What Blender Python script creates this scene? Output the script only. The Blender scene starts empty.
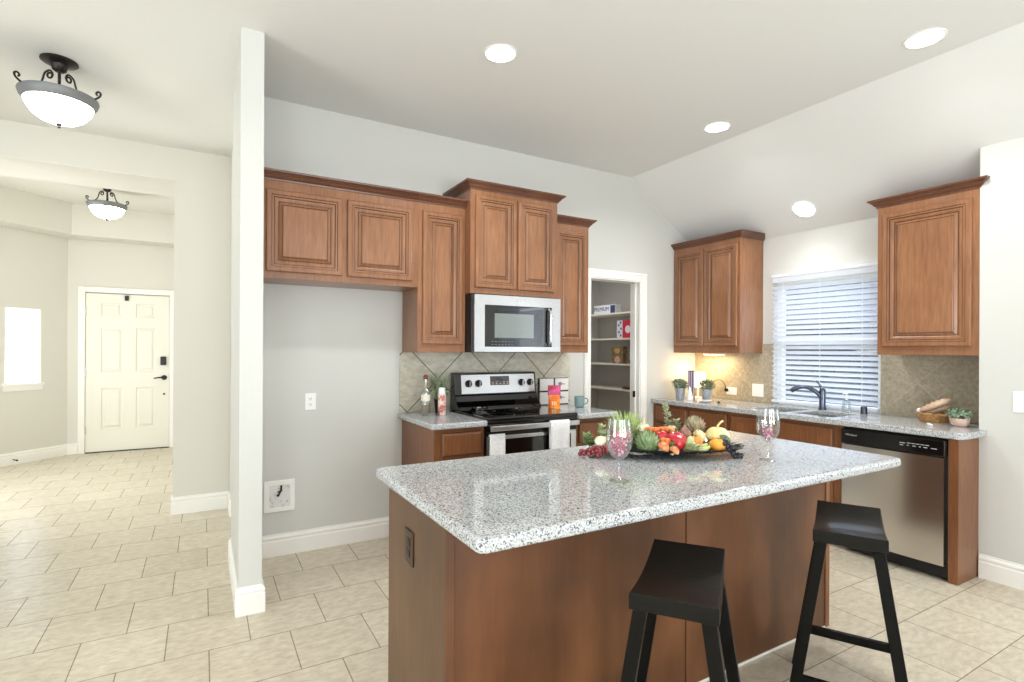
import bpy, bmesh, math, random
from mathutils import Vector, Matrix
random.seed(7)
PI = math.pi
SC = bpy.context.scene
C = SC.collection

# ------------------------------------------------------------ camera
cam_d = bpy.data.cameras.new('camera')
cam = bpy.data.objects.new('camera', cam_d); C.objects.link(cam)
YAW, ROLL, CAMH = .5251, .005, 1.395
cam.matrix_world = Matrix.Translation((0, 0, CAMH)) @ Matrix.Rotation(-YAW, 4, 'Z') @ Matrix.Rotation(PI/2, 4, 'X') @ Matrix.Rotation(ROLL, 4, 'Z')
cam_d.sensor_width = 36; cam_d.sensor_fit = 'HORIZONTAL'
cam_d.lens = 533.06/1024*36
cam_d.shift_y = (349.62-341)/1024
cam_d.clip_start = .05; cam_d.clip_end = 200
SC.camera = cam

# ------------------------------------------------------------ view, world, large lights
SC.view_settings.view_transform = 'Standard'
SC.view_settings.look = 'None'
SC.view_settings.gamma = 1
SC.view_settings.use_curve_mapping = False
SC.view_settings.exposure = 0.03
SC.cycles.use_denoising = True
SC.cycles.max_bounces = 10
SC.cycles.diffuse_bounces = 6
SC.cycles.glossy_bounces = 5
SC.cycles.transmission_bounces = 8
SC.cycles.transparent_max_bounces = 12
SC.cycles.sample_clamp_indirect = 6
SC.cycles.caustics_reflective = False
SC.cycles.caustics_refractive = False
w = bpy.data.worlds.new('sky'); SC.world = w; w.use_nodes = True
bg = w.node_tree.nodes['Background']
bg.inputs[0].default_value = (.86, .93, 1, 1); bg.inputs[1].default_value = 5.6

def area(name, loc, direction, sx, sy, power, col=(1, 1, 1), spread=180, shape='RECTANGLE'):
    d = bpy.data.lights.new(name, 'AREA'); d.shape = shape; d.size = sx
    if shape == 'RECTANGLE': d.size_y = sy
    d.energy = power; d.color = col; d.spread = math.radians(spread)
    o = bpy.data.objects.new(name, d); C.objects.link(o); o.location = loc
    o.rotation_euler = Vector(direction).to_track_quat('-Z', 'Z').to_euler()
    return o
REAR = [(-2.6, -1.2), (-.6, .8), (1.4, 2.8)]
for a, b in REAR:                                   # soft fill added behind the camera, set in the rear wall openings
    area('rear_fill', ((a+b)/2, -3.12, 1.35), (0, 1, 0), b-a, 2.1, 10, (.95, .98, 1))
    area('rear_ceiling_fill', ((a+b)/2, -3.15, .75), (0, .45, 1), b-a, .9, 50, (.95, .98, 1))  # upward fill added to brighten the ceiling
area('daylight_left', (-3.92, .9, 1.3), (1, 0, 0), 1.8, 2.1, 16, (.94, .97, 1))
area('left_ceiling_fill', (-3.95, .9, .8), (.5, 0, 1), 1.8, .9, 52, (.95, .98, 1))  # another added upward fill for the ceiling, from the left
area('daylight_nook', (4.5, -.1, 1.5), (-1, 0, 0), 1.2, 1.05, 12, (.92, .96, 1))
area('foyer_fill', (-2.66, 6.6, 1.35), (1, 0, .1), 1.3, 1.8, 44, (.98, .985, 1))  # light added to brighten the foyer, not a known window

# ------------------------------------------------------------ helpers
def lin(c):
    return tuple((v/255/12.92 if v/255 <= .04045 else ((v/255+.055)/1.055)**2.4) for v in c)
class MB:
    def __init__(s): s.v = []; s.f = []; s.m = []
    def face(s, pts, mi=0):
        n = len(s.v); s.v += [tuple(p) for p in pts]; s.f.append(list(range(n, n+len(pts)))); s.m.append(mi)
    def grid(s, rows, mi=0, closed=False, cap0=False, cap1=False):
        n = len(s.v); k = len(rows[0])
        for r in rows: s.v += [tuple(p) for p in r]
        for i in range(len(rows)-1):
            for j in range(k if closed else k-1):
                a = n+i*k+j; b = n+i*k+(j+1) % k
                s.f.append([a, b, b+k, a+k]); s.m.append(mi)
        if cap0: s.f.append([n+j for j in range(k)][::-1]); s.m.append(mi)
        if cap1: s.f.append([n+(len(rows)-1)*k+j for j in range(k)]); s.m.append(mi)
        return s
    def box(s, x0, x1, y0, y1, z0, z1, mi=0):
        n = len(s.v)
        s.v += [(x, y, z) for z in (z0, z1) for x, y in ((x0, y0), (x1, y0), (x1, y1), (x0, y1))]
        for q in ((3, 2, 1, 0), (4, 5, 6, 7), (0, 1, 5, 4), (1, 2, 6, 5), (2, 3, 7, 6), (3, 0, 4, 7)):
            s.f.append([n+i for i in q]); s.m.append(mi)
        return s
    def prism(s, poly, z0, z1, mi=0):               # poly counterclockwise in xy
        n = len(s.v); k = len(poly)
        s.v += [(x, y, z0) for x, y in poly]+[(x, y, z1) for x, y in poly]
        s.f.append([n+i for i in range(k)][::-1]); s.m.append(mi)
        s.f.append([n+k+i for i in range(k)]); s.m.append(mi)
        for i in range(k):
            j = (i+1) % k; s.f.append([n+i, n+j, n+k+j, n+k+i]); s.m.append(mi)
        return s
    def lathe(s, prof, c=(0, 0, 0), seg=24, mi=0, cap0=True, cap1=True, sx=1, sy=1):
        rows = [[(c[0]+r*sx*math.cos(2*PI*j/seg), c[1]+r*sy*math.sin(2*PI*j/seg), c[2]+z) for j in range(seg)] for r, z in prof]
        return s.grid(rows, mi, True, cap0 and prof[0][0] > 1e-5, cap1 and prof[-1][0] > 1e-5)
    def tube(s, pts, r, seg=8, mi=0, cap=True):
        pts = [Vector(p) for p in pts]; k = len(pts)
        R = r if isinstance(r, (list, tuple)) else [r]*k
        rows = []; up = None
        for i, p in enumerate(pts):
            t = (pts[min(i+1, k-1)]-pts[max(i-1, 0)]).normalized()
            if up is None: up = t.orthogonal().normalized()
            up = (up-t*up.dot(t)).normalized(); b = t.cross(up)
            rows.append([p+(up*math.cos(2*PI*j/seg)+b*math.sin(2*PI*j/seg))*R[i] for j in range(seg)])
        return s.grid(rows, mi, True, cap, cap)
    def ball(s, c, r, seg=12, rings=8, mi=0, sq=(1, 1, 1), rot=None):
        rows = []
        for i in range(rings+1):
            a = -PI/2+PI*i/rings
            row = []
            for j in range(seg):
                p = Vector((math.cos(a)*math.cos(2*PI*j/seg)*sq[0], math.cos(a)*math.sin(2*PI*j/seg)*sq[1], math.sin(a)*sq[2]))*r
                if rot: p = rot @ p
                row.append(Vector(c)+p)
            rows.append(row)
        return s.grid(rows, mi, True)
    def build(s, name, mats, parent=None, bevel=0, seg=2, smooth=False, merge=True):
        me = bpy.data.meshes.new(name)
        me.from_pydata(s.v, [], s.f)
        mats = mats if isinstance(mats, (list, tuple)) else [mats]
        for m in mats: me.materials.append(m)
        me.polygons.foreach_set('material_index', s.m)
        bm = bmesh.new(); bm.from_mesh(me)
        if merge: bmesh.ops.remove_doubles(bm, verts=bm.verts, dist=1e-5)
        bmesh.ops.recalc_face_normals(bm, faces=bm.faces)
        bm.to_mesh(me); bm.free()
        if smooth:
            me.polygons.foreach_set('use_smooth', [True]*len(me.polygons))
            try: me.set_sharp_from_angle(angle=math.radians(smooth if smooth > 1 else 40))
            except Exception: pass
        o = bpy.data.objects.new(name, me); C.objects.link(o)
        if parent: o.parent = parent
        if bevel:
            b = o.modifiers.new('bevel', 'BEVEL'); b.width = bevel; b.segments = seg; b.limit_method = 'ANGLE'; b.angle_limit = math.radians(35)
            b.harden_normals = False
        return o
def tag(o, label=None, cat=None, group=None, kind=None):
    if label: o['label'] = label
    if cat: o['category'] = cat
    if group: o['group'] = group
    if kind: o['kind'] = kind
    return o
def empty(name, loc, rz=0, label=None, cat=None, group=None):
    o = bpy.data.objects.new(name, None); C.objects.link(o); o.location = loc; o.rotation_euler = (0, 0, rz)
    o.empty_display_size = .05
    return tag(o, label, cat, group)
def struct(o): o['kind'] = 'structure'; return o
def copy_tree(o, parent=None):
    c = o.copy(); C.objects.link(c); c.parent = parent
    for ch in list(o.children): copy_tree(ch, c)
    return c
def sweep(mb, path, prof, mi=0, closed=False):       # prof: (outward to the right of travel, z)
    P = [Vector(p) for p in path]; n = len(P); rows = []
    for i, p in enumerate(P):
        d0 = (P[i]-P[i-1]).normalized() if (i > 0 or closed) else None
        d1 = (P[(i+1) % n]-P[i]).normalized() if (i < n-1 or closed) else None
        if d0 is None: d0 = d1
        if d1 is None: d1 = d0
        n0 = Vector((d0.y, -d0.x)); n1 = Vector((d1.y, -d1.x)); m = (n0+n1); m = m/ max(m.dot(n0), .2)
        rows.append([(p.x+m.x*o, p.y+m.y*o, z) for o, z in prof])
    mb.grid(rows, mi, True, not closed, not closed)
    if closed: mb.grid([rows[-1], rows[0]], mi, True)
    return mb
def curvy(pts, n=4):
    P = [Vector(p) for p in pts]; out = []
    for i in range(len(P)-1):
        p0, p1, p2, p3 = P[max(i-1, 0)], P[i], P[i+1], P[min(i+2, len(P)-1)]
        for k in range(n):
            t = k/n; out.append(.5*((2*p1)+(p2-p0)*t+(2*p0-5*p1+4*p2-p3)*t*t+(3*p1-p0-3*p2+p3)*t**3))
    return out+[P[-1]]
def text(body, name, parent, mat, size, loc, rot, depth=.0008, align='CENTER'):
    cu = bpy.data.curves.new(name, 'FONT'); cu.body = body; cu.size = size; cu.extrude = depth; cu.align_x = align; cu.align_y = 'CENTER'
    cu.materials.append(mat)
    t = bpy.data.objects.new('lettering_source', cu); C.objects.link(t); bpy.context.view_layer.update()
    me = bpy.data.meshes.new_from_object(t.evaluated_get(bpy.context.evaluated_depsgraph_get())); bpy.data.objects.remove(t); bpy.data.curves.remove(cu)
    if not me.materials: me.materials.append(mat)
    o = bpy.data.objects.new(name, me); C.objects.link(o); o.parent = parent; o.location = loc; o.rotation_euler = rot
    return o

# ------------------------------------------------------------ materials
def mat(name, col=(200, 200, 200), rough=.5, metal=0, coat=0, emit=None, es=0, trans=0, ior=1.45, alpha=1):
    m = bpy.data.materials.new(name); m.use_nodes = True
    b = m.node_tree.nodes['Principled BSDF']
    b.inputs['Base Color'].default_value = (*lin(col), 1); b.inputs['Roughness'].default_value = rough
    b.inputs['Metallic'].default_value = metal; b.inputs['Coat Weight'].default_value = coat
    b.inputs['Coat Roughness'].default_value = .12
    b.inputs['Transmission Weight'].default_value = trans; b.inputs['IOR'].default_value = ior
    b.inputs['Alpha'].default_value = alpha
    if emit: b.inputs['Emission Color'].default_value = (*lin(emit), 1); b.inputs['Emission Strength'].default_value = es
    return m
def N(m, t, **kw):
    n = m.node_tree.nodes.new(t)
    for k, v in kw.items():
        if k in n.inputs: n.inputs[k].default_value = v
        else: setattr(n, k, v)
    return n
def L(m, a, b): m.node_tree.links.new(a, b)
def ramp(m, stops):
    r = N(m, 'ShaderNodeValToRGB'); e = r.color_ramp.elements
    while len(e) < len(stops): e.new(.5)
    for i, (p, c) in enumerate(stops): e[i].position = p; e[i].color = (*lin(c), 1)
    return r
def noisy(m, stops, scale, stretch=(1, 1, 1), detail=4, bump=0, dist=0, rough=None):
    b = m.node_tree.nodes['Principled BSDF']
    tc = N(m, 'ShaderNodeTexCoord'); mp = N(m, 'ShaderNodeMapping'); mp.inputs['Scale'].default_value = stretch
    L(m, tc.outputs['Object'], mp.inputs[0])
    n = N(m, 'ShaderNodeTexNoise'); n.inputs['Scale'].default_value = scale; n.inputs['Detail'].default_value = detail
    n.inputs['Distortion'].default_value = dist
    L(m, mp.outputs[0], n.inputs['Vector'])
    r = ramp(m, stops); L(m, n.outputs['Fac'], r.inputs[0]); L(m, r.outputs[0], b.inputs['Base Color'])
    if bump:
        bp = N(m, 'ShaderNodeBump'); bp.inputs['Strength'].default_value = bump; bp.inputs['Distance'].default_value = .003
        L(m, n.outputs['Fac'], bp.inputs['Height']); L(m, bp.outputs[0], b.inputs['Normal'])
    return m
def paint(name, col, bump=.12, rough=.75):
    m = mat(name, col, rough); b = m.node_tree.nodes['Principled BSDF']
    tc = N(m, 'ShaderNodeTexCoord'); n = N(m, 'ShaderNodeTexNoise'); n.inputs['Scale'].default_value = 90; n.inputs['Detail'].default_value = 3
    bp = N(m, 'ShaderNodeBump'); bp.inputs['Strength'].default_value = bump; bp.inputs['Distance'].default_value = .002
    L(m, tc.outputs['Object'], n.inputs['Vector']); L(m, n.outputs['Fac'], bp.inputs['Height']); L(m, bp.outputs[0], b.inputs['Normal'])
    return m
M_WALL = paint('wall_paint', (205, 205, 200))
M_CEIL = paint('ceiling_paint', (224, 224, 221), .2)
M_FOYER = paint('foyer_paint', (214, 212, 203))
M_TRIM = mat('white_trim_paint', (238, 237, 232), .35)
M_DOOR = mat('door_paint', (230, 229, 217), .4)
M_PANTRY = paint('pantry_paint', (190, 187, 182))
def wood(name, a, b, c, rough=.33, coat=.3, scale=5, mottle=.5):
    m = mat(name, b, rough, 0, coat); bs = m.node_tree.nodes['Principled BSDF']
    tc = N(m, 'ShaderNodeTexCoord')
    mp = N(m, 'ShaderNodeMapping'); mp.inputs['Scale'].default_value = (14, 14, 1.2); L(m, tc.outputs['Object'], mp.inputs[0])
    n = N(m, 'ShaderNodeTexNoise'); n.inputs['Scale'].default_value = scale; n.inputs['Detail'].default_value = 6; n.inputs['Distortion'].default_value = .6
    L(m, mp.outputs[0], n.inputs['Vector'])
    mp2 = N(m, 'ShaderNodeMapping'); mp2.inputs['Scale'].default_value = (1, 1, .6); L(m, tc.outputs['Object'], mp2.inputs[0])
    n2 = N(m, 'ShaderNodeTexNoise'); n2.inputs['Scale'].default_value = 3.2; n2.inputs['Detail'].default_value = 3; L(m, mp2.outputs[0], n2.inputs['Vector'])
    mx = N(m, 'ShaderNodeMix'); mx.data_type = 'FLOAT'; mx.inputs[0].default_value = mottle
    L(m, n.outputs['Fac'], mx.inputs[2]); L(m, n2.outputs['Fac'], mx.inputs[3])
    r = ramp(m, [(.3, a), (.5, b), (.72, c)]); L(m, mx.outputs[0], r.inputs[0]); L(m, r.outputs[0], bs.inputs['Base Color'])
    return m
M_WOOD = wood('stained_maple', (114, 74, 47), (138, 93, 62), (160, 113, 80))
M_GLAZE = mat('dark_glaze', (40, 24, 15), .45, 0, .1)
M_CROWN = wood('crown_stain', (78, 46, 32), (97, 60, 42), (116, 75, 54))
M_WOODB = wood('base_maple', (96, 58, 34), (120, 75, 44), (142, 92, 57), .38, .15)
M_ISL = wood('island_panel_shaded', (70, 42, 22), (98, 60, 34), (122, 79, 47), .42, .1, 3, .84)  # same cabinet stain, with the island's shade put into the colour
M_SIDE = mat('cabinet_inside', (96, 64, 44), .6)
def granite(name):
    m = mat(name, (200, 200, 198), .06); b = m.node_tree.nodes['Principled BSDF']
    b.inputs['Specular IOR Level'].default_value = .6
    tc = N(m, 'ShaderNodeTexCoord')
    n = N(m, 'ShaderNodeTexNoise'); n.inputs['Scale'].default_value = 190; n.inputs['Detail'].default_value = 3; n.inputs['Roughness'].default_value = .62
    L(m, tc.outputs['Object'], n.inputs['Vector'])
    r = ramp(m, [(.32, (104, 107, 110)), (.40, (150, 153, 155)), (.48, (184, 187, 188)), (.62, (208, 210, 211))])
    L(m, n.outputs['Fac'], r.inputs[0])
    v = N(m, 'ShaderNodeTexVoronoi'); v.inputs['Scale'].default_value = 230; L(m, tc.outputs['Object'], v.inputs['Vector'])
    sp = N(m, 'ShaderNodeSeparateColor'); L(m, v.outputs['Color'], sp.inputs[0])
    r2 = ramp(m, [(.0, (74, 78, 86)), (.07, (140, 141, 146)), (.13, (255, 255, 255)), (1, (255, 255, 255))])
    r2.color_ramp.interpolation = 'CONSTANT'
    L(m, sp.outputs[0], r2.inputs[0])
    mx = N(m, 'ShaderNodeMix'); mx.data_type = 'RGBA'; mx.blend_type = 'MULTIPLY'; mx.inputs[0].default_value = .85
    L(m, r.outputs[0], mx.inputs[6]); L(m, r2.outputs[0], mx.inputs[7]); L(m, mx.outputs[2], b.inputs['Base Color'])
    return m
M_GRAN = granite('speckled_granite')
def tiles(name, c1, c2, mortar, bw, rh, x0, y0, offset, rough, plane='XY', rot=0, ms=.004, noise=6, mottle=((150, 150, 150), (255, 255, 255)), bump=.35, fac=.6):
    m = mat(name, c1, rough); b = m.node_tree.nodes['Principled BSDF']
    tc = N(m, 'ShaderNodeTexCoord'); sx = N(m, 'ShaderNodeSeparateXYZ'); L(m, tc.outputs['Object'], sx.inputs[0])
    cb = N(m, 'ShaderNodeCombineXYZ')
    a, c = {'XY': (0, 1), 'XZ': (0, 2), 'YZ': (1, 2)}[plane]
    L(m, sx.outputs[a], cb.inputs[0]); L(m, sx.outputs[c], cb.inputs[1])
    s1 = N(m, 'ShaderNodeMapping'); s1.inputs['Location'].default_value = (-x0, -y0, 0); L(m, cb.outputs[0], s1.inputs[0])
    s2 = N(m, 'ShaderNodeMapping'); s2.inputs['Rotation'].default_value = (0, 0, rot); L(m, s1.outputs[0], s2.inputs[0])
    s3 = N(m, 'ShaderNodeMapping'); s3.inputs['Location'].default_value = (bw*60, rh*60, 0); L(m, s2.outputs[0], s3.inputs[0])
    t = N(m, 'ShaderNodeTexBrick'); t.offset = offset; t.offset_frequency = 2; t.squash = 1
    t.inputs['Scale'].default_value = 1; t.inputs['Brick Width'].default_value = bw; t.inputs['Row Height'].default_value = rh
    t.inputs['Mortar Size'].default_value = ms; t.inputs['Mortar Smooth'].default_value = .1; t.inputs['Bias'].default_value = 0
    t.inputs['Color1'].default_value = (*lin(c1), 1); t.inputs['Color2'].default_value = (*lin(c2), 1); t.inputs['Mortar'].default_value = (*lin(mortar), 1)
    L(m, s3.outputs[0], t.inputs['Vector'])
    mp = N(m, 'ShaderNodeMapping'); mp.inputs['Scale'].default_value = (1, 1.9, 1.9); L(m, tc.outputs['Object'], mp.inputs[0])
    n = N(m, 'ShaderNodeTexNoise'); n.inputs['Scale'].default_value = noise; n.inputs['Detail'].default_value = 7; n.inputs['Roughness'].default_value = .62; n.inputs['Distortion'].default_value = .5
    L(m, mp.outputs[0], n.inputs['Vector'])
    r = ramp(m, [(.3, mottle[0]), (.68, mottle[1])]); L(m, n.outputs['Fac'], r.inputs[0])
    mx = N(m, 'ShaderNodeMix'); mx.data_type = 'RGBA'; mx.blend_type = 'MULTIPLY'; mx.inputs[0].default_value = fac
    L(m, t.outputs['Color'], mx.inputs[6]); L(m, r.outputs[0], mx.inputs[7]); L(m, mx.outputs[2], b.inputs['Base Color'])
    bp = N(m, 'ShaderNodeBump'); bp.inputs['Strength'].default_value = bump; bp.inputs['Distance'].default_value = .004; bp.invert = True
    L(m, t.outputs['Fac'], bp.inputs['Height']); L(m, bp.outputs[0], b.inputs['Normal'])
    rr = N(m, 'ShaderNodeMapRange'); rr.inputs['To Min'].default_value = rough; rr.inputs['To Max'].default_value = .85
    L(m, t.outputs['Fac'], rr.inputs['Value']); L(m, rr.outputs[0], b.inputs['Roughness'])
    return m
M_FLOOR = tiles('beige_floor_tile', (220, 211, 192), (211, 201, 181), (150, 139, 120), .3475, .3645, .203, 1.004, .5, .3, ms=.0026, noise=17, mottle=((176, 166, 148), (255, 255, 255)), fac=.5)
D = .495/math.sqrt(2)
M_SPLASH = tiles('diagonal_wall_tile', (212, 207, 192), (203, 198, 181), (96, 90, 76), D, D, 1.587, 1.165, 0, .4, 'XZ', PI/4, .0035, 16, ((178, 172, 156), (255, 255, 255)))
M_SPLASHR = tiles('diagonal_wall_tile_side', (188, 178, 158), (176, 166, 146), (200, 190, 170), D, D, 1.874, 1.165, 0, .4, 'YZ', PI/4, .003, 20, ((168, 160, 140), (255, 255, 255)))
def brushed(name, col, rough=.28):
    m = mat(name, col, rough, 1); b = m.node_tree.nodes['Principled BSDF']
    tc = N(m, 'ShaderNodeTexCoord'); mp = N(m, 'ShaderNodeMapping'); mp.inputs['Scale'].default_value = (3, 3, 240); L(m, tc.outputs['Object'], mp.inputs[0])
    n = N(m, 'ShaderNodeTexNoise'); n.inputs['Scale'].default_value = 3; L(m, mp.outputs[0], n.inputs['Vector'])
    rr = N(m, 'ShaderNodeMapRange'); rr.inputs['To Min'].default_value = rough-.05; rr.inputs['To Max'].default_value = rough+.08
    L(m, n.outputs['Fac'], rr.inputs['Value']); L(m, rr.outputs[0], b.inputs['Roughness'])
    return m
M_STEEL = brushed('brushed_steel', (205, 205, 206))
M_STEELD = mat('dishwasher_steel', (208, 205, 201), .2, 1)
M_CHROME = mat('chrome', (225, 226, 230), .1, 1)
M_DARKMET = mat('dark_nickel', (96, 102, 116), .25, 1)
M_BLACK = mat('black_plastic', (14, 14, 15), .35)
M_GBLACK = mat('black_glass', (8, 8, 9), .06, 0, .5)
M_LACQ = noisy(mat('black_lacquer', (10, 10, 10), .26, 0, 0), [(.3, (3, 3, 3)), (.7, (7, 7, 7))], 9)
M_LACQ.node_tree.nodes['Principled BSDF'].inputs['Specular IOR Level'].default_value = .26
M_SEAT = noisy(mat('black_lacquer_seat', (6, 6, 6), .3, 0, .35), [(.3, (3, 3, 3)), (.7, (7, 7, 7))], 9)
M_SEAT.node_tree.nodes['Principled BSDF'].inputs['Coat Roughness'].default_value = .08
M_SEAT.node_tree.nodes['Principled BSDF'].inputs['Specular IOR Level'].default_value = .2
M_WORN = mat('worn_edge', (120, 112, 104), .5)
M_IRON = mat('dark_bronze_iron', (52, 47, 44), .45, .6)
M_BOWL = mat('frosted_bowl_glass', (255, 255, 255), .4, emit=(255, 249, 236), es=20)
M_RIM = mat('bowl_grey_band', (128, 130, 132), .5, .3)
M_LAMP = mat('recessed_lens', (255, 255, 255), .4, emit=(255, 252, 246), es=22)
M_PLATE = mat('white_plastic', (240, 240, 236), .35)
M_SLOT = mat('slot_dark', (40, 38, 36), .5)
M_BRONZE = mat('bronze_plate', (74, 58, 46), .4, .5)
def thin_glass(name, tint=(.97, .98, .99), add=0):
    m = mat(name); nt = m.node_tree; g = N(m, 'ShaderNodeBsdfGlossy'); g.inputs['Roughness'].default_value = .02
    t = N(m, 'ShaderNodeBsdfTransparent'); t.inputs[0].default_value = (*tint, 1)
    lw = N(m, 'ShaderNodeLayerWeight'); f = N(m, 'ShaderNodeMath'); f.operation = 'POWER'; f.inputs[1].default_value = 3.2; L(m, lw.outputs['Facing'], f.inputs[0])
    mr = N(m, 'ShaderNodeMapRange'); mr.inputs['To Min'].default_value = .11+add; mr.inputs['To Max'].default_value = .8
    x = N(m, 'ShaderNodeMixShader'); L(m, f.outputs[0], mr.inputs['Value']); L(m, mr.outputs[0], x.inputs[0]); L(m, t.outputs[0], x.inputs[1]); L(m, g.outputs[0], x.inputs[2])
    L(m, x.outputs[0], nt.nodes['Material Output'].inputs[0]); return m
M_WINE = thin_glass('thin_wine_glass')
M_TOWEL = noisy(mat('white_terry', (238, 238, 238), .95), [(.3, (222, 222, 224)), (.7, (248, 248, 248))], 120, bump=.5)
M_BLIND = mat('blind_white', (244, 247, 253), .45)
tl_ = N(M_BLIND, 'ShaderNodeBsdfTranslucent'); tl_.inputs[0].default_value = (.93, .96, 1, 1); mx_ = N(M_BLIND, 'ShaderNodeMixShader'); mx_.inputs[0].default_value = .38
L(M_BLIND, M_BLIND.node_tree.nodes['Principled BSDF'].outputs[0], mx_.inputs[1]); L(M_BLIND, tl_.outputs[0], mx_.inputs[2]); L(M_BLIND, mx_.outputs[0], M_BLIND.node_tree.nodes['Material Output'].inputs[0])
def green(name, a, b, rough=.6, scale=25): return noisy(mat(name, a, rough), [(.3, a), (.7, b)], scale)

M_GLASS = thin_glass('window_glass')
# ------------------------------------------------------------ the room shell
YB, XR = 3.9, 4.506
fl = MB().box(-4.12, 4.63, -3.3, 9.1, -.1, 0).build('floor', M_FLOOR); struct(fl)
ce = MB().box(-4.12, 3.59, -3.32, 5.4, 3.07, 3.2)
ce.grid([[(3.59, y, 3.07), (4.64, y, 3.07-(4.64-3.59)*.6943), (4.64, y, 3.2), (3.59, y, 3.2)] for y in (-3.32, 4.02)], 0, True, True, True)
struct(ce.build('ceiling', M_CEIL))
wb = MB().box(.275, 3.09, YB, YB+.11, 0, 3.07).box(3.09, 3.709, YB, YB+.11, 2.07, 3.07).box(3.709, 4.63, YB, YB+.11, 0, 3.07)
struct(wb.build('wall_back', M_WALL))
struct(MB().box(.164, .275, 3.116, 3.97, 0, 3.07).build('wall_partition', M_WALL))
ww = MB().box(XR, XR+.12, 1.411, 2.12, 0, 2.44).box(XR, XR+.12, 3.012, YB, 0, 2.44).box(XR, XR+.12, 2.12, 3.012, 0, .9).box(XR, XR+.12, 2.12, 3.012, 2.04, 2.44)
struct(ww.build('wall_window_side', M_WALL))
struct(MB().box(4.174, XR-.002, .6, 1.411, 0, 2.67).box(4.174, XR-.002, -3.2, -.8, 0, 2.67).box(4.174, XR-.002, -.8, .6, 0, .93).box(4.174, XR-.002, -.8, .6, 2.07, 2.67).box(XR-.002, XR+.12, .6, 1.411, 0, 2.5).box(XR-.002, XR+.12, -3.2, -.8, 0, 2.5).build('wall_right', M_WALL))
# hall wall with a wide opening to the foyer, the hall side wall, the foyer
wh = MB().box(-.215, .205, 5.28, 5.40, 0, 3.07).box(-1.56, -.215, 5.28, 5.40, 2.795, 3.07).box(-4, -1.56, 5.28, 5.40, 0, 3.07)
struct(wh.build('wall_hall', M_FOYER))
struct(MB().box(.26, .36, 3.97, 8.88, 0, 3.3).box(.205, .26, 5.0, 5.40, 0, 3.07).box(.164, .26, 5.40, 8.88, 0, 3.3).build('wall_hall_side', M_FOYER))
struct(MB().box(-1.53, -1.345, 8.88, 9.0, 0, 3.3).box(-1.345, -.405, 8.88, 9.0, 2.125, 3.3).box(-.405, .275, 8.88, 9.0, 0, 3.3).build('wall_foyer_front', M_FOYER))
# 45 degree wall with a window (built in a frame along the wall)
r45 = PI/4
def along(o, s): return (-1.525+(s)*math.cos(r45)*-1+o*math.sin(r45)*-1*-1*0, 0)
w45 = MB().box(-1.55, -.69, 0, .12, 0, 3.3).box(-.31, .0, 0, .12, 0, 3.3).box(-.69, -.31, 0, .12, 0, .95).box(-.69, -.31, 0, .12, 1.87, 3.3)
o45 = w45.build('wall_foyer_corner', M_FOYER); o45.location = (-1.525, 8.88, 0); o45.rotation_euler = (0, 0, r45); struct(o45)
struct(MB().box(-2.74, -2.62, 5.4, 5.9, 0, 3.3).box(-2.74, -2.62, 7.3, 7.8, 0, 3.3).box(-2.74, -2.62, 5.9, 7.3, 0, .4).box(-2.74, -2.62, 5.9, 7.3, 2.3, 3.3).build('wall_foyer_left', M_FOYER))  # opening made up for the added foyer light
# foyer tray ceiling
ct = MB().box(-2.62, .164, 5.4, 5.92, 2.81, 2.85).box(-2.62, -2.3, 5.92, 8.88, 2.81, 2.85).box(-2.3, 0, 8.55, 8.88, 2.81, 2.85).box(0, .164, 5.92, 8.88, 2.81, 2.85)
ct.prism([(-2.3, 7.68), (-1.43, 8.55), (-2.3, 8.55)], 2.81, 2.85).prism([(0, 8.2), (0, 8.55), (-.33, 8.55)], 2.81, 2.85)
ring = [(-2.3, 5.92), (0, 5.92), (0, 8.2), (-.33, 8.55), (-1.43, 8.55), (-2.3, 7.68)]
sweep(ct, ring, [(0, 2.85), (.02, 2.85), (.02, 3.2), (0, 3.2)], 0, True)
ct.box(-2.74, .275, 5.3, 9.0, 3.2, 3.3)
struct(ct.build('ceiling_foyer_tray', M_FOYER))
# pantry room
pw = MB().box(2.5, 2.62, 4.01, 5.6, 0, 2.6).box(4.5, 4.62, 4.01, 5.6, 0, 2.6).box(2.62, 4.5, 5.5, 5.6, 0, 2.6).box(2.62, 4.5, 4.01, 5.5, 2.5, 2.6)
struct(pw.build('wall_pantry', M_PANTRY))
# living room walls behind the camera with window openings
wr = MB(); xs = -4.0
for a, b in REAR:
    wr.box(xs, a, -3.3, -3.2, 0, 3.07).box(a, b, -3.3, -3.2, 0, .3).box(a, b, -3.3, -3.2, 2.4, 3.07); xs = b
wr.box(xs, 4.63, -3.3, -3.2, 0, 3.07); struct(wr.build('wall_rear', M_WALL))
wl = MB().box(-4.12, -4, -3.3, 0, 0, 3.07).box(-4.12, -4, 1.8, 5.4, 0, 3.07).box(-4.12, -4, 0, 1.8, 0, .25).box(-4.12, -4, 0, 1.8, 2.35, 3.07)
struct(wl.build('wall_left', M_WALL))
# baseboards
BP = [(0, 0), (.016, 0), (.016, .098), (.012, .104), (.012, .112), (.016, .118), (.013, .128), (.006, .134), (.005, .145), (0, .145)]
def base(name, path): struct(sweep(MB(), path, BP).build(name, M_TRIM))
base('baseboard_hall', [(-.215, 5.40), (-.215, 5.28), (.205, 5.28), (.205, 5.0), (.26, 5.0), (.26, 3.97), (.164, 3.97), (.164, 3.116), (.275, 3.116), (.275, YB), (1.298, YB)])
base('baseboard_right', [(4.174, 1.405), (4.174, -3.2)])
base('baseboard_foyer', [(-2.61, 7.795), (-1.525, 8.88), (-1.418, 8.88)])
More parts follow.
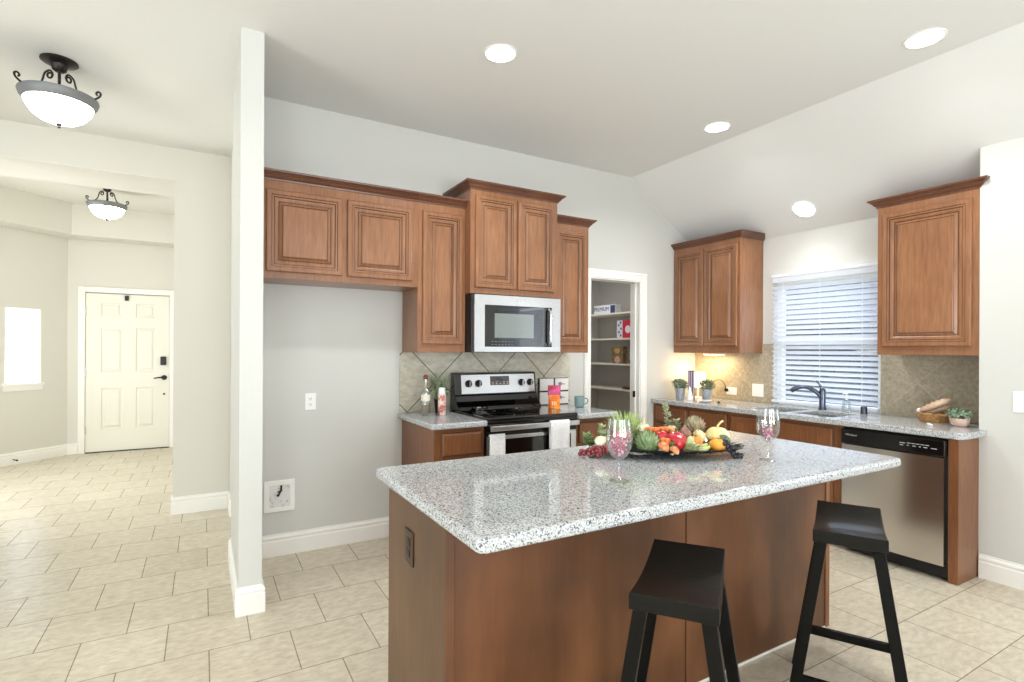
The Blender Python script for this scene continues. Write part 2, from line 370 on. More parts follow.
# backsplashes
struct(MB().box(1.281, 2.855, YB-.01, YB, .916, 1.374).build('wall_tile_back', M_SPLASH))
struct(MB().box(XR-.01, XR, 3.012, YB, .916, 1.46).box(XR-.01, XR, 1.413, 2.12, .916, 1.374).build('wall_tile_right', M_SPLASHR))
# pantry door casing and jamb
tc_ = MB()
tc_.box(3.02, 3.09, YB-.018, YB, 0, 2.145).box(3.709, 3.787, YB-.018, YB, 0, 2.145).box(3.09, 3.709, YB-.018, YB, 2.07, 2.145)
tc_.box(3.03, 3.04, YB-.024, YB, 0, 2.135).box(3.768, 3.78, YB-.024, YB, 0, 2.135).box(3.04, 3.768, YB-.024, YB, 2.123, 2.135)
tc_.box(3.078, 3.09, YB-.01, YB+.125, 0, 2.07).box(3.697, 3.709, YB-.01, YB+.125, 0, 2.07).box(3.09, 3.697, YB-.01, YB+.125, 2.058, 2.07)
tc_.box(3.685, 3.697, YB+.04, YB+.075, 0, 2.058)
struct(tc_.build('trim_1', M_TRIM, bevel=.002))
st = empty('strike_plate', (3.684, YB+.05, .963), 0, 'small black strike plate on the right jamb of the pantry doorway', 'strike plate')
MB().box(-.003, 0, -.018, .018, -.03, .03).build('plate', M_BLACK, st); MB().box(-.005, -.003, -.012, .012, -.012, .012).build('latch_hole', M_SLOT, st)

# front door in the foyer
dr = empty('door_1', (-.875, 8.9, 0)); struct(dr)
d = MB(); W2 = .4625
pan = [(-.302, -.074, 1.812, 1.993), (.078, .302, 1.812, 1.993), (-.302, -.062, 1.066, 1.665), (.078, .302, 1.066, 1.665), (-.298, -.06, .303, .852), (.08, .304, .303, .852)]
def panelled(mb, x0, x1, z0, z1, y, holes, prof, mi=0, gi=None):
    """front face at y with sunk panels; prof = list of (inset, dy, material)"""
    xs = sorted({x0, x1, *[h[0] for h in holes], *[h[1] for h in holes]}); zs = sorted({z0, z1, *[h[2] for h in holes], *[h[3] for h in holes]})
    for i in range(len(xs)-1):
        for j in range(len(zs)-1):
            cx, cz = (xs[i]+xs[i+1])/2, (zs[j]+zs[j+1])/2
            if any(h[0] < cx < h[1] and h[2] < cz < h[3] for h in holes): continue
            mb.face([(xs[i], y, zs[j]), (xs[i+1], y, zs[j]), (xs[i+1], y, zs[j+1]), (xs[i], y, zs[j+1])], mi)
    for a, b, c, e in holes:
        rings = [(0, 0, mi)]+list(prof)
        rr = [[(a+i, y+dy, c+i), (b-i, y+dy, c+i), (b-i, y+dy, e-i), (a+i, y+dy, e-i)] for i, dy, _ in rings]
        for k in range(1, len(rr)): mb.grid([rr[k-1], rr[k]], rings[k][2], True)
        mb.face(rr[-1], mi)
panelled(d, -W2, W2, .012, 2.112, -.02, pan, [(.010, .014, 0), (.024, .014, 0), (.045, .002, 0)])
d.box(-W2, W2, -.005, .02, .012, 2.112).box(-W2, -W2+.05, -.0199, -.005, .012, 2.112).box(W2-.05, W2, -.0199, -.005, .012, 2.112).box(-W2, W2, -.0199, -.005, .012, .1).box(-W2, W2, -.0199, -.005, 2.05, 2.112)
d.build('door_leaf', M_DOOR, dr)
k = MB().box(-W2+.0, W2, -.035, .06, 0, .012).build('threshold', M_SLOT, dr)
lk = MB().box(.36, .43, -.052, -.02, 1.155, 1.275).build('keypad_lock', M_BLACK, dr, .01); lk['label'] = 'black keypad deadbolt'
h_ = MB(); h_.v = []
h_.lathe([(0, 0), (.034, 0), (.034, .012), (.012, .016), (.012, .045)], seg=20)
h_.v = [(x+.405, -.02-z, y+.982) for x, y, z in h_.v]
h_.tube([(.405, -.062, .982), (.36, -.064, .985), (.31, -.06, .978), (.285, -.056, .972)], [.012, .01, .009, .006])
hh = h_.build('door_handle', M_BLACK, dr, smooth=True); hh['label'] = 'black lever handle'
MB().lathe([(0, 0), (.014, 0), (.014, .006), (0, .006)], seg=14).build('door_viewer', M_BLACK, dr).matrix_local = Matrix.Translation((.405, -.02, .752)) @ Matrix.Rotation(PI/2, 4, 'X')
MB().box(-.045, .0, -.05, -.02, 2.03, 2.10).build('door_sensor', M_BLACK, dr, .004)
for z in (.3, 1.07, 1.88): MB().box(-W2-.012, -W2+.006, -.03, -.012, z-.05, z+.05).build('hinge', M_CHROME, dr)
c_ = MB().box(-1.415, -1.345, 8.862, 8.88, 0, 2.195).box(-.405, -.335, 8.862, 8.88, 0, 2.195).box(-1.345, -.405, 8.862, 8.88, 2.125, 2.195).box(-1.35, -1.341, 8.87, 9.0, 0, 2.12).box(-.409, -.40, 8.87, 9.0, 0, 2.12)
c_.box(-1.345, -.405, 8.935, 8.99, 0, 2.125)  # unseen slab added behind the door leaf to stop light leaks
struct(c_.build('trim_2', M_TRIM, bevel=.003))
# foyer corner window
wf = empty('window_2', (-1.525, 8.88, 0), r45); struct(wf)
MB().box(-.72, -.28, -.03, .03, .93, .955).box(-.71, -.29, -.012, .0, .87, .93).build('window_sill', M_TRIM, wf, .003)
MB().box(-.69, -.68, .01, .05, .955, 1.87).box(-.32, -.31, .01, .05, .955, 1.87).box(-.68, -.32, .01, .05, .955, .965).box(-.68, -.32, .01, .05, 1.86, 1.87).build('window_frame', M_TRIM, wf)
m_fr = mat('frosted_pane', (250, 252, 255), .6, trans=.0, emit=(244, 248, 255), es=.0); nt = m_fr.node_tree
tr = N(m_fr, 'ShaderNodeBsdfTranslucent'); tr.inputs[0].default_value = (.95, .97, 1, 1); L(m_fr, tr.outputs[0], nt.nodes['Material Output'].inputs[0])
MB().box(-.68, -.32, .022, .026, .965, 1.86).build('pane', m_fr, wf)
ds = empty('door_stop', (-1.95, 8.455-.014, .06), r45, 'small dark spring door stop on the white foyer baseboard', 'door stop')
dsm = MB().tube([(0, -.001, 0), (0, -.065, -.004)], .006).build('spring', M_IRON, ds, smooth=True); MB().ball((0, -.07, -.004), .011).build('tip', M_BLACK, ds, smooth=True)

# ------------------------------------------------------------ kitchen window
win = empty('window_1', (XR, 2.566, 0)); struct(win)
wfm = MB()
for a, b in ((-.446, -.40), (.40, .446)): wfm.box(.05, .11, a, b, .93, 2.04)
for a, b in ((.90, .95), (1.45, 1.50), (1.99, 2.04)): wfm.box(.05, .11, -.40, .40, a, b)
wfm.build('window_frame', M_TRIM, win, .003)
MB().box(.076, .080, -.41, .41, .94, 2.0).build('pane', M_GLASS, win)
MB().box(-.012, .05, -.444, .444, .90, .918).build('window_sill', M_GRAN, win, .003)
# outside: neighbour fence, eaves and ground
M_FENCE = noisy(mat('outside_fence_boards', (60, 62, 70), .9), [(.35, (30, 34, 44)), (.65, (54, 58, 70))], 6, (1, 8, 1))
fe = empty('garden_fence', (8.2, 3.4, 0), 0, 'grey weathered board fence outside the kitchen window', 'fence')
fb = MB()
for i in range(40): fb.box(0, .02, -3+i*.15, -3+i*.15+.14, .02, 1.86)
fb.build('boards', M_FENCE, fe)
MB().box(.02, .06, -3, 3, .4, .49).box(.02, .06, -3, 3, 1.4, 1.49).build('rail', M_FENCE, fe)
nh = empty('neighbour_house', (12.5, 4.5, 0), 0, 'grey neighbouring house wall outside beyond the board fence', 'house')
MB().box(0, .3, -7, 7, -.02, 3.4).build('wall', noisy(mat('outside_siding', (104, 108, 120), .9), [(.4, (66, 72, 88)), (.6, (88, 94, 110))], 3, (1, 1, 8)), nh)
rm_ = MB(); rm_.grid([[(-.5, y, 3.3), (3, y, 5.2), (3, y, 5.3), (-.5, y, 3.42)] for y in (-7.4, 7.4)], 0, True, True, True); rm_.build('roof', mat('roof_shingle', (84, 80, 82), .9), nh)
gr_ = MB().box(4.63, 14, -3, 12, -.12, -.02).build('floor_garden', green('lawn', (70, 84, 52), (96, 110, 70), .95, 12)); struct(gr_)

# ------------------------------------------------------------ blinds
bl = empty('window_blind', (XR, 2.566, 0), 0, 'white wooden slat blind covering the kitchen window above the sink', 'blind')
sweep(MB(), [(0, .446), (0, -.46)], [(-.002, 2.012), (.026, 2.012), (.028, 2.05), (.038, 2.06), (.038, 2.08), (-.002, 2.08)]).build('valance', M_BLIND, bl)
bl_s = MB(); ti = -math.radians(33)
for i in range(23):
    z = .985+i*.0442; dx, dz = .025*math.cos(ti), .025*math.sin(ti)
    # room-side edge hangs low
    rows = []
    for y in (-.438, .438):
        rows.append([(-.022+t*dx-.0*t, y, z+t*dz+.003*(1-t*t)) for t in (-1, -.5, 0, .5, 1)]+[(-.022+t*dx, y, z+t*dz+.003*(1-t*t)-.0028) for t in (1, .5, 0, -.5, -1)])
    bl_s.grid(rows, 0, True, True, True)
bl_s.build('slats', M_BLIND, bl)
MB().box(-.045, .0, -.438, .438, .935, .955).build('bottom_rail', M_BLIND, bl, .003)
lc = MB()
for y in (-.33, 0, .33): lc.box(-.047, -.0455, y-.0015, y+.0015, .95, 2.0)
lc.build('ladder_cord', M_BLIND, bl)
nb = copy_tree(bl); nb.location = (4.174+.05, -.1, 0); nb.scale = (1, 1.45, 1); nb['label'] = 'white slat blind in the nook window of the right wall behind the camera'

# ------------------------------------------------------------ cabinets
def door_face(mb, x0, x1, z0, z1, y, fw=.05, mi=0, gi=1):
    """raised panel door; y is the cabinet face, the door stands proud to -y"""
    T = .02
    prof = [(0, 0, mi), (0, -.013, mi), (.003, -.018, mi), (.007, -T, mi), (fw-.02, -T, mi), (fw-.017, -.0165, gi), (fw-.006, -.0165, mi), (fw-.002, -.011, gi),
            (fw+.012, -.010, mi), (fw+.020, -.006, mi), (fw+.024, -.005, gi), (fw+.040, -.014, mi), (fw+.043, -.0125, gi), (fw+.047, -.016, mi)]
    rr = [[(x0+i, y+dy, z0+i), (x1-i, y+dy, z0+i), (x1-i, y+dy, z1-i), (x0+i, y+dy, z1-i)] for i, dy, _ in prof]
    for k in range(1, len(rr)): mb.grid([rr[k-1], rr[k]], prof[k][2], True)
    mb.face(rr[-1], mi); mb.face(rr[0][::-1], mi)
def slab_front(mb, x0, x1, z0, z1, y, mi=0, gi=1):
    prof = [(0, 0, mi), (0, -.010, mi), (.004, -.013, gi), (.014, -.019, mi), (.02, -.02, mi)]
    rr = [[(x0+i, y+dy, z0+i), (x1-i, y+dy, z0+i), (x1-i, y+dy, z1-i), (x0+i, y+dy, z1-i)] for i, dy, _ in prof]
    for k in range(1, len(rr)): mb.grid([rr[k-1], rr[k]], prof[k][2], True)
    mb.face(rr[-1], mi); mb.face(rr[0][::-1], mi)
CR = [(0, 0), (.007, 0), (.009, .009), (.018, .016), (.026, .028), (.036, .036), (.040, .042), (.048, .044), (.050, .056), (0, .056)]
def upper(loc, rz, Wd, Dp, z0, z1, doors, label, ret=(False, False), name='wall_cabinet', wood_=M_WOOD):
    r = empty(name, (loc[0], loc[1], z0), rz, label, 'cabinet', 'upper kitchen cabinets')
    H = z1-z0
    MB().box(0, Wd, -Dp, -.001, 0, H).build('body', [wood_, M_GLAZE], r, .0015, 1)
    for a, b, c, e in doors:
        m = MB(); door_face(m, a, b, c-z0, e-z0, -Dp); m.build('door', [wood_, M_GLAZE], r)
    p = ([(0, -.001)] if ret[0] else [])+[(0, -Dp), (Wd, -Dp)]+([(Wd, -.001)] if ret[1] else [])
    cr = sweep(MB(), p, [(o, z+H-.004) for o, z in CR])
    cr.box(0, Wd, -Dp, -.001, H+.04, H+.0515)
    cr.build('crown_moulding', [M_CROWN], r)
    return r
upper((.276, YB), 0, 1.0235, .33, 1.828, 2.433, [(.052, .505, 1.868, 2.371), (.537, .979, 1.868, 2.371)], 'wide short double-door cabinet above the empty refrigerator space')
upper((1.30, YB), 0, .3685, .33, 1.372, 2.433, [(.033, .341, 1.43, 2.371)], 'tall narrow single-door wall cabinet left of the microwave')
upper((1.669, YB), 0, .762, .412, 1.804, 2.5625, [(.035, .378, 1.846, 2.522), (.394, .729, 1.846, 2.522)], 'raised double-door wall cabinet directly above the microwave', (True, True))
upper((2.4315, YB), 0, .378, .33, 1.372, 2.433, [(.035, .348, 1.43, 2.371)], 'narrow wall cabinet between the microwave and the pantry doorway', (False, True))
upper((XR, YB-.001), -PI/2, .779, .33, 1.372, 2.421, [(.02, .382, 1.44, 2.372), (.388, .757, 1.44, 2.372)], 'double-door wall cabinet in the corner left of the window', (False, True))
upper((XR, 1.992), -PI/2, .58, .33, 1.372, 2.421, [(.037, .545, 1.43, 2.363)], 'single-door wall cabinet right of the window', (True, True))
def base_cab(loc, rz, Wd, Dp, label, drawers, doors, top=.874):
    r = empty('base_cabinet', loc, rz, label, 'cabinet', 'lower kitchen cabinets')
    bb = MB().box(0, Wd, -Dp, -.001, .10, top).box(0, Wd, -Dp+.075, -.001, .001, .10)
    if top < .8: bb.box(0, Wd, -Dp, -Dp+.02, top, .874).box(0, .018, -Dp+.02, -.001, top, .874).box(Wd-.018, Wd, -Dp+.02, -.001, top, .874)
    bb.build('body', [M_WOODB], r, .0015, 1)
    for a, b, c, e in drawers:
        m = MB(); slab_front(m, a, b, c, e, -Dp); m.build('drawer', [M_WOODB, M_GLAZE], r)
    for a, b, c, e in doors:
        m = MB(); door_face(m, a, b, c, e, -Dp); m.build('door', [M_WOODB, M_GLAZE], r)
    return r
base_cab((1.30, YB, 0), 0, .366, .65, 'narrow base cabinet with one drawer left of the range', [(.05, .34, .69, .846)], [(.03, .34, .13, .665)])
base_cab((2.436, YB, 0), 0, .376, .65, 'narrow base cabinet with one drawer right of the range', [(.03, .35, .69, .846)], [(.03, .35, .13, .665)])
base_cab((XR, YB-.001, 0), -PI/2, .452, .61, 'base cabinet in the corner under the potted plants', [(.045, .437, .70, .848)], [(.045, .437, .13, .675)])
base_cab((XR, 3.446, 0), -PI/2, .436, .61, 'base cabinet between corner cabinet and sink cabinet', [(.014, .422, .70, .848)], [(.014, .422, .13, .675)])
base_cab((XR-.001, 3.008, 0), -PI/2, .932, .61, 'wide sink base cabinet under the window', [(.012, .87, .70, .848)], [(.012, .435, .13, .675), (.447, .87, .13, .675)], .66)
ep = empty('end_panel', (XR, 1.463, 0), -PI/2, 'tall narrow wooden end panel right of the dishwasher', 'cabinet panel', 'lower kitchen cabinets')
MB().box(0, .051, -.61, -.001, .001, .874).build('panel', M_WOODB, ep, .002)

# ------------------------------------------------------------ worktops
def grid_slab(name, xs, ys, keep, z0, z1, mats, bevel=.011, parent=None, corner=None):
    bm = bmesh.new(); V = {}
    def v(i, j, k):
        if (i, j, k) not in V: V[(i, j, k)] = bm.verts.new((xs[i], ys[j], (z0, z1)[k]))
        return V[(i, j, k)]
    cells = {(i, j) for i in range(len(xs)-1) for j in range(len(ys)-1) if keep(i, j)}
    for i, j in cells:
        bm.faces.new([v(i, j, 1), v(i+1, j, 1), v(i+1, j+1, 1), v(i, j+1, 1)])
        bm.faces.new([v(i, j+1, 0), v(i+1, j+1, 0), v(i+1, j, 0), v(i, j, 0)])
        for di, dj, a, b in ((-1, 0, (i, j+1), (i, j)), (1, 0, (i+1, j), (i+1, j+1)), (0, -1, (i, j), (i+1, j)), (0, 1, (i+1, j+1), (i, j+1))):
            if (i+di, j+dj) not in cells:
                bm.faces.new([v(*a, 0), v(*b, 0), v(*b, 1), v(*a, 1)])
    bmesh.ops.dissolve_limit(bm, angle_limit=.01, verts=bm.verts, edges=bm.edges)
    if corner:
        es = [e for e in bm.edges if abs(e.verts[0].co.x-e.verts[1].co.x) < 1e-6 and abs(e.verts[0].co.y-e.verts[1].co.y) < 1e-6 and any(abs(e.verts[0].co.x-cx) < 1e-4 and abs(e.verts[0].co.y-cy) < 1e-4 for cx, cy, _ in corner)]
        bmesh.ops.bevel(bm, geom=es, offset=corner[0][2], segments=8, affect='EDGES', profile=.5)
    bmesh.ops.recalc_face_normals(bm, faces=bm.faces)
    me = bpy.data.meshes.new(name); bm.to_mesh(me); bm.free(); me.materials.append(mats)
    me.polygons.foreach_set('use_smooth', [True]*len(me.polygons)); me.set_sharp_from_angle(angle=math.radians(40))
    o = bpy.data.objects.new(name, me); C.objects.link(o)
    b = o.modifiers.new('bevel', 'BEVEL'); b.width = bevel; b.segments = 4; b.limit_method = 'ANGLE'; b.angle_limit = math.radians(60)
    if parent: o.parent = parent
    return o
wt = grid_slab('worktop', [1.262, 1.667], [3.195, 3.889], lambda i, j: True, .875, .914, M_GRAN, corner=[(1.262, 3.195, .02)])
tag(wt, 'speckled grey granite worktop left of the range', 'worktop', 'granite worktops')
wt = grid_slab('worktop', [2.438, 2.83], [3.195, 3.889], lambda i, j: True, .875, .914, M_GRAN, corner=[(2.83, 3.195, .03)])
tag(wt, 'speckled grey granite worktop with mug right of the range', 'worktop', 'granite worktops')
XS = [3.856, 3.965, 4.172, 4.335, XR-.011]; YS = [1.372, 1.413, 2.19, 2.50, 2.555, 2.865, 3.898]
wt = grid_slab('worktop', XS, YS, lambda i, j: not ((j == 0 and i >= 2) or (i in (1, 2) and j in (2, 4))), .875, .914, M_GRAN, .010, corner=[(3.856, 1.372, .07)])
tag(wt, 'long granite worktop with sink under the window', 'worktop', 'granite worktops')
isl_top = grid_slab('worktop', [.602, 2.750], [1.2, 2.15], lambda i, j: True, .872, .914, M_GRAN, .014, corner=[(.602, 1.2, .03), (2.750, 1.2, .03), (.602, 2.15, .03), (2.750, 2.15, .03)])
tag(isl_top, 'large speckled granite slab on top of the kitchen island', 'worktop', 'granite worktops')
# sink
sk = empty('kitchen_sink', (4.15, 2.527, .874), 0, 'steel double-bowl sink set under the window worktop', 'sink')
for y0, y1 in ((-.337, -.027), (.028, .338)):
    b = MB(); x0, x1 = -.185, .185; t = .004
    b.box(x0-t, x1+t, y0-t, y1+t, -.185, -.18).box(x0-t, x0, y0-t, y1+t, -.18, 0).box(x1, x1+t, y0-t, y1+t, -.18, 0).box(x0, x1, y0-t, y0, -.18, 0).box(x0, x1, y1, y1+t, -.18, 0)
    bo = b.build('bowl', M_STEEL, sk)
    MB().lathe([(0, 0), (.04, 0), (.042, .003), (.03, .004), (0, .002)], (0, (y0+y1)/2, -.18), 16).build('drain', M_CHROME, bo)
fc = empty('faucet', (4.40, 2.508, .915), PI/2, 'dark nickel single-lever faucet rising behind the sink', 'faucet')
MB().lathe([(.032, 0), (.03, .01), (.024, .03), (.025, .1), (.026, .15), (.02, .172), (0, .176)], seg=20).build('body', M_DARKMET, fc, smooth=True)
# spout arcs toward the far left bowl
MB().tube(curvy([(.0, 0, .09), (.035, .03, .145), (.08, .06, .176), (.12, .08, .182), (.165, .10, .168), (.198, .112, .145)]), [.017]*16+[.018, .019, .019, .019, .018], 12).build('spout', M_DARKMET, fc, smooth=True)
MB().tube([(0, 0, .165), (.02, .0, .2), (.05, .0, .235)], [.014, .008, .007], 10).build('lever', M_DARKMET, fc, smooth=True)
gsp = empty('air_gap', (4.40, 2.19, .915), 0, 'small dark air gap cylinder on the worktop right of the faucet', 'sink fitting')
MB().lathe([(.024, 0), (.026, .002), (.024, .008), (.022, .05), (.018, .055), (0, .055)], seg=18).build('cap', M_DARKMET, gsp, smooth=True)
sb = empty('soap_bottle', (4.42, 2.33, .915), 0, 'clear pump soap bottle beside the faucet', 'bottle')
MB().lathe([(.028, 0), (.032, .01), (.031, .07), (.02, .09), (.012, .095), (.012, .105)], seg=18).build('body', thin_glass('clear_soap', (.85, .9, .92), .12), sb, smooth=True)
MB().lathe([(.014, .105), (.014, .12), (.005, .122), (.005, .14), (.012, .141), (.012, .148), (0, .148)], seg=14).tube([(0, 0, .145), (-.035, .01, .143)], .004).build('pump', M_PLATE, sb, smooth=True)

# ------------------------------------------------------------ island
isl = empty('kitchen_island', (.655, 1.535, 0), 0, 'stained wood kitchen island base shaded dark under the granite slab', 'kitchen island')
IW, ID = 2.10, .585
MB().box(.012, IW-.012, .012, ID, .001, .871).build('body', M_ISL, isl)
MB().box(0, .012, .0, ID, .001, .871).build('side_panel', wood('island_side_shaded', (74, 50, 30), (94, 66, 41), (112, 81, 52), .42, .1, 4, .6), isl, .001, 1)  # side panel colour likewise darkened for shade
MB().box(.0125, 1.063, 0, .012, .001, .871).build('front_panel', M_ISL, isl, .0015, 1)
MB().box(1.069, IW-.035, 0, .012, .001, .871).build('front_panel', M_ISL, isl, .0015, 1)
MB().box(IW-.034, IW, -.006, .012, .001, .871).build('corner_trim', M_WOODB, isl, .003)
MB().box(-.002, .03, -.006, 0, .001, .871).build('corner_trim', M_ISL, isl, .003)
MB().box(0, IW, -.004, 0, .0, .01).build('caulk_strip', M_TRIM, isl)
def outlet(loc, rz, label, pm, sm, wide=.072, high=.116, horiz=False, kind='duplex'):
    r = empty('wall_outlet' if kind == 'duplex' else 'light_switch', loc, rz, label, 'outlet' if kind == 'duplex' else 'light switch')
    if horiz: wide, high = high, wide
    MB().box(-wide/2, wide/2, -.006, 0, -high/2, high/2).build('cover_plate', pm, r, .003)
    if kind == 'duplex':
        for s in (-1, 1):
            cx, cz = (s*.02, 0) if horiz else (0, s*.02)
            f = MB().box(cx-.015, cx+.015, -.009, -.006, cz-.014, cz+.014).build('receptacle', pm, r, .003)
            MB().box(cx-.007, cx-.005, -.0095, -.009, cz-.003, cz+.007).box(cx+.005, cx+.007, -.0095, -.009, cz-.003, cz+.007).box(cx-.002, cx+.002, -.0095, -.009, cz-.009, cz-.005).build('slot', sm, f)
    return r
outlet((.655, 1.865, .675), -PI/2, 'bronze outlet on the left end of the island', M_BRONZE, M_SLOT, .085, .125)
outlet((.645, YB, 1.028), 0, 'white outlet on the wall of the refrigerator space', M_PLATE, M_SLOT)
outlet((XR-.01, 3.448, .999), -PI/2, 'white sideways outlet with a black plug on the warm lit tile', M_PLATE, M_SLOT, horiz=True)
def switch(loc, rz, label, n=2, W_=.118, H_=.118):
    r = empty('light_switch', loc, rz, label, 'light switch')
    MB().box(-W_/2, W_/2, -.006, 0, -H_/2, H_/2).build('cover_plate', M_PLATE, r, .003)
    for i in range(n):
        cx = (i-(n-1)/2)*.046
        MB().box(cx-.017, cx+.017, -.010, -.006, -.034, .034).build('rocker', M_PLATE, r, .002)
    return r
switch((XR-.01, 3.163, 1.026), -PI/2, 'white double switch plate on the tile left of the window')
switch((4.174, 1.192, 1.10), -PI/2, 'white switch plate on the right wall by the frame edge', 2, .118, .125)

# ------------------------------------------------------------ icemaker box
ib = empty('icemaker_box', (.45, YB, .40), 0, 'white recessed icemaker supply box low on the refrigerator wall', 'utility box')
MB().box(-.095, .095, -.008, 0, .075, .105).box(-.095, .095, -.008, 0, -.105, -.075).box(-.095, -.065, -.008, 0, -.075, .075).box(.065, .095, -.008, 0, -.075, .075).build('frame', M_PLATE, ib, .002)
MB().box(-.065, .065, -.004, -.001, -.075, .075).build('back_panel', noisy(mat('speckled_box_back', (220, 220, 218), .6), [(.30, (150, 148, 146)), (.42, (226, 226, 224))], 28), ib)
vv = MB().tube([(.01, -.006, .07), (.008, -.02, .04), (-.005, -.02, .015)], .006).tube([(-.015, -.02, .03), (.015, -.02, .04)], .004).ball((-.01, -.018, .008), .009)
vv.build('valve', M_IRON, ib, smooth=True)

# ------------------------------------------------------------ range
rg = empty('kitchen_range', (2.056, YB-.015, 0), 0, 'stainless and black electric range with glass cooktop and backguard', 'range')
hw = .379; F = -.66
MB().box(-hw, hw, F+.02, -.02, .02, .90).build('body', M_BLACK, rg, .002)
ck = MB().box(-hw-.002, hw+.002, F-.012, -.12, .90, .927).build('cooktop', M_GBLACK, rg, .009, 3)
for cx, cy, rr in ((-.19, -.52, .10), (.19, -.50, .08), (-.19, -.27, .075), (.19, -.27, .10)):
    m = MB(); m.grid([[(cx+q*math.cos(t*PI/16), cy+q*math.sin(t*PI/16), .9273) for t in range(32)] for q in (rr, rr-.003)], 0, True)
    m.build('burner_ring', mat('burner_grey', (52, 52, 54), .3), ck)
# backguard
bgp = [(-.14, .90), (-.185, .925), (-.17, .95), (-.13, .99), (-.115, 1.03), (-.105, 1.04), (-.085, 1.205), (-.06, 1.212), (-.02, 1.212), (-.01, .90)]
m = MB(); m.grid([[(x, y, z) for y, z in bgp] for x in (-hw+.006, hw-.006)], 0, True, True, True)
m.build('backguard', M_GBLACK, rg, .004)
def lean(x, z, o=0): return (x, -.105+(z-1.04)*(.02/.165)-o, z)
m = MB(); a, b, c, e = -.315, .355, 1.047, 1.194
m.face([lean(a, c, .004), lean(b, c, .004), lean(b, e, .004), lean(a, e, .004)])
for p, q in (((a, c), (b, c)), ((b, c), (b, e)), ((b, e), (a, e)), ((a, e), (a, c))): m.face([lean(*p, .004), lean(*q, .004), lean(*q, -.002), lean(*p, -.002)])
m.build('control_panel', M_STEEL, rg)
m = MB(); m.face([lean(-.062, 1.108, .006), lean(.112, 1.108, .006), lean(.112, 1.181, .006), lean(-.062, 1.181, .006)])
for p, q in (((-.062, 1.108), (.112, 1.108)), ((.112, 1.108), (.112, 1.181)), ((.112, 1.181), (-.062, 1.181)), ((-.062, 1.181), (-.062, 1.108))): m.face([lean(*p, .006), lean(*q, .006), lean(*q, .003), lean(*p, .003)])
dsp = m.build('display', mat('display_brown', (88, 78, 70), .15), rg)
m = MB(); m.face([lean(-.01, 1.142, .0068), lean(.05, 1.142, .0068), lean(.05, 1.174, .0068), lean(-.01, 1.174, .0068)]); m.build('clock_window', M_GBLACK, dsp)
m = MB()
for i in range(5):
    for j in range(2):
        x = -.05+i*.034; z = 1.117+j*.013 if i != 2 else 1.12
        m.face([lean(x, z, .0069), lean(x+.02, z, .0069), lean(x+.02, z+.005, .0069), lean(x, z+.005, .0069)])
m.build('buttons', mat('button_grey', (180, 176, 170), .4), dsp)
for x in (-.255, -.168, .228, .311):
    k = MB().lathe([(.029, 0), (.029, .006), (.024, .01), (.021, .026), (0, .028)], seg=20).build('knob', M_BLACK, rg, smooth=True)
    k.matrix_local = Matrix.Translation(lean(x, 1.126, .004)) @ Matrix.Rotation(PI/2+.12, 4, 'X')
    g = MB().box(-.006, .006, -.022, .022, .026, .036).build('knob_grip', M_STEEL, k, .003)
# oven door
MB().box(-hw+.004, hw-.004, F-.0, F+.02, .18, .80).build('oven_door', M_STEEL, rg, .004)
MB().box(-.25, .325, F-.003, F, .42, .775).build('oven_window', M_GBLACK, rg, .002)
MB().box(-hw+.004, hw-.004, F-.0, F+.02, .80, .83).build('vent_gap', M_BLACK, rg, .002)
MB().box(-hw+.002, hw-.002, F-.004, F+.02, .832, .899).build('front_trim', M_GBLACK, rg, .003)
hd = MB().box(-hw+.006, hw-.004, F-.046, F-.028, .838, .874).build('oven_handle', M_STEEL, rg, .005)
for x in (-hw+.02, hw-.05): MB().box(x, x+.03, F-.03, F-.003, .845, .866).build('handle_bracket', M_STEEL, hd)
MB().box(-hw+.004, hw-.004, F, F+.02, .03, .17).build('storage_drawer', M_STEEL, rg, .004)
# towels
def drape(name, loc, wd, top, drop_f, drop_b, gap, label, thick=.006, wave=.004):
    r = empty(name, loc, 0, label, 'towel')
    prof = [(-gap/2-.002, -drop_f)]+[(-gap/2-.002, -drop_f*(1-i/6)) for i in range(1, 6)]+[(-gap/2-.002+.0, -.004), (-gap/3, .006), (0, .009), (gap/3, .006), (gap/2, -.004)]+[(gap/2, -drop_b*i/3) for i in range(1, 4)]
    rows = []
    for i in range(13):
        x = -wd/2+wd*i/12
        rows.append([(x, y+(wave*math.sin(i*1.1)*min(1, -z*6) if z < 0 and y < 0 else 0), z) for y, z in prof])
    m = MB(); m.grid(rows); o = m.build('cloth', M_TOWEL, r, smooth=True)
    s = o.modifiers.new('thick', 'SOLIDIFY'); s.thickness = thick; s.offset = 1
    return r
drape('dish_towel', (2.051+.20, YB-.015+F-.037, .876), .165, 0, .42, .2, .026, 'white terry towel draped over the oven handle at its right')
drape('dish_towel', (2.051-.306, YB-.015+F-.016, .808), .12, 0, .36, .0, .018, 'white cloth hanging at the left corner of the oven door')
sr = empty('spoon_rest', (1.842, 3.67, .928), 0, 'small shiny steel spoon rest on the cooktop', 'spoon rest')
MB().lathe([(0, 0), (.045, 0), (.062, .012), (.066, .022), (.060, .021), (.044, .006), (0, .004)], seg=24, sx=1, sy=.6).build('dish', M_CHROME, sr, smooth=True)

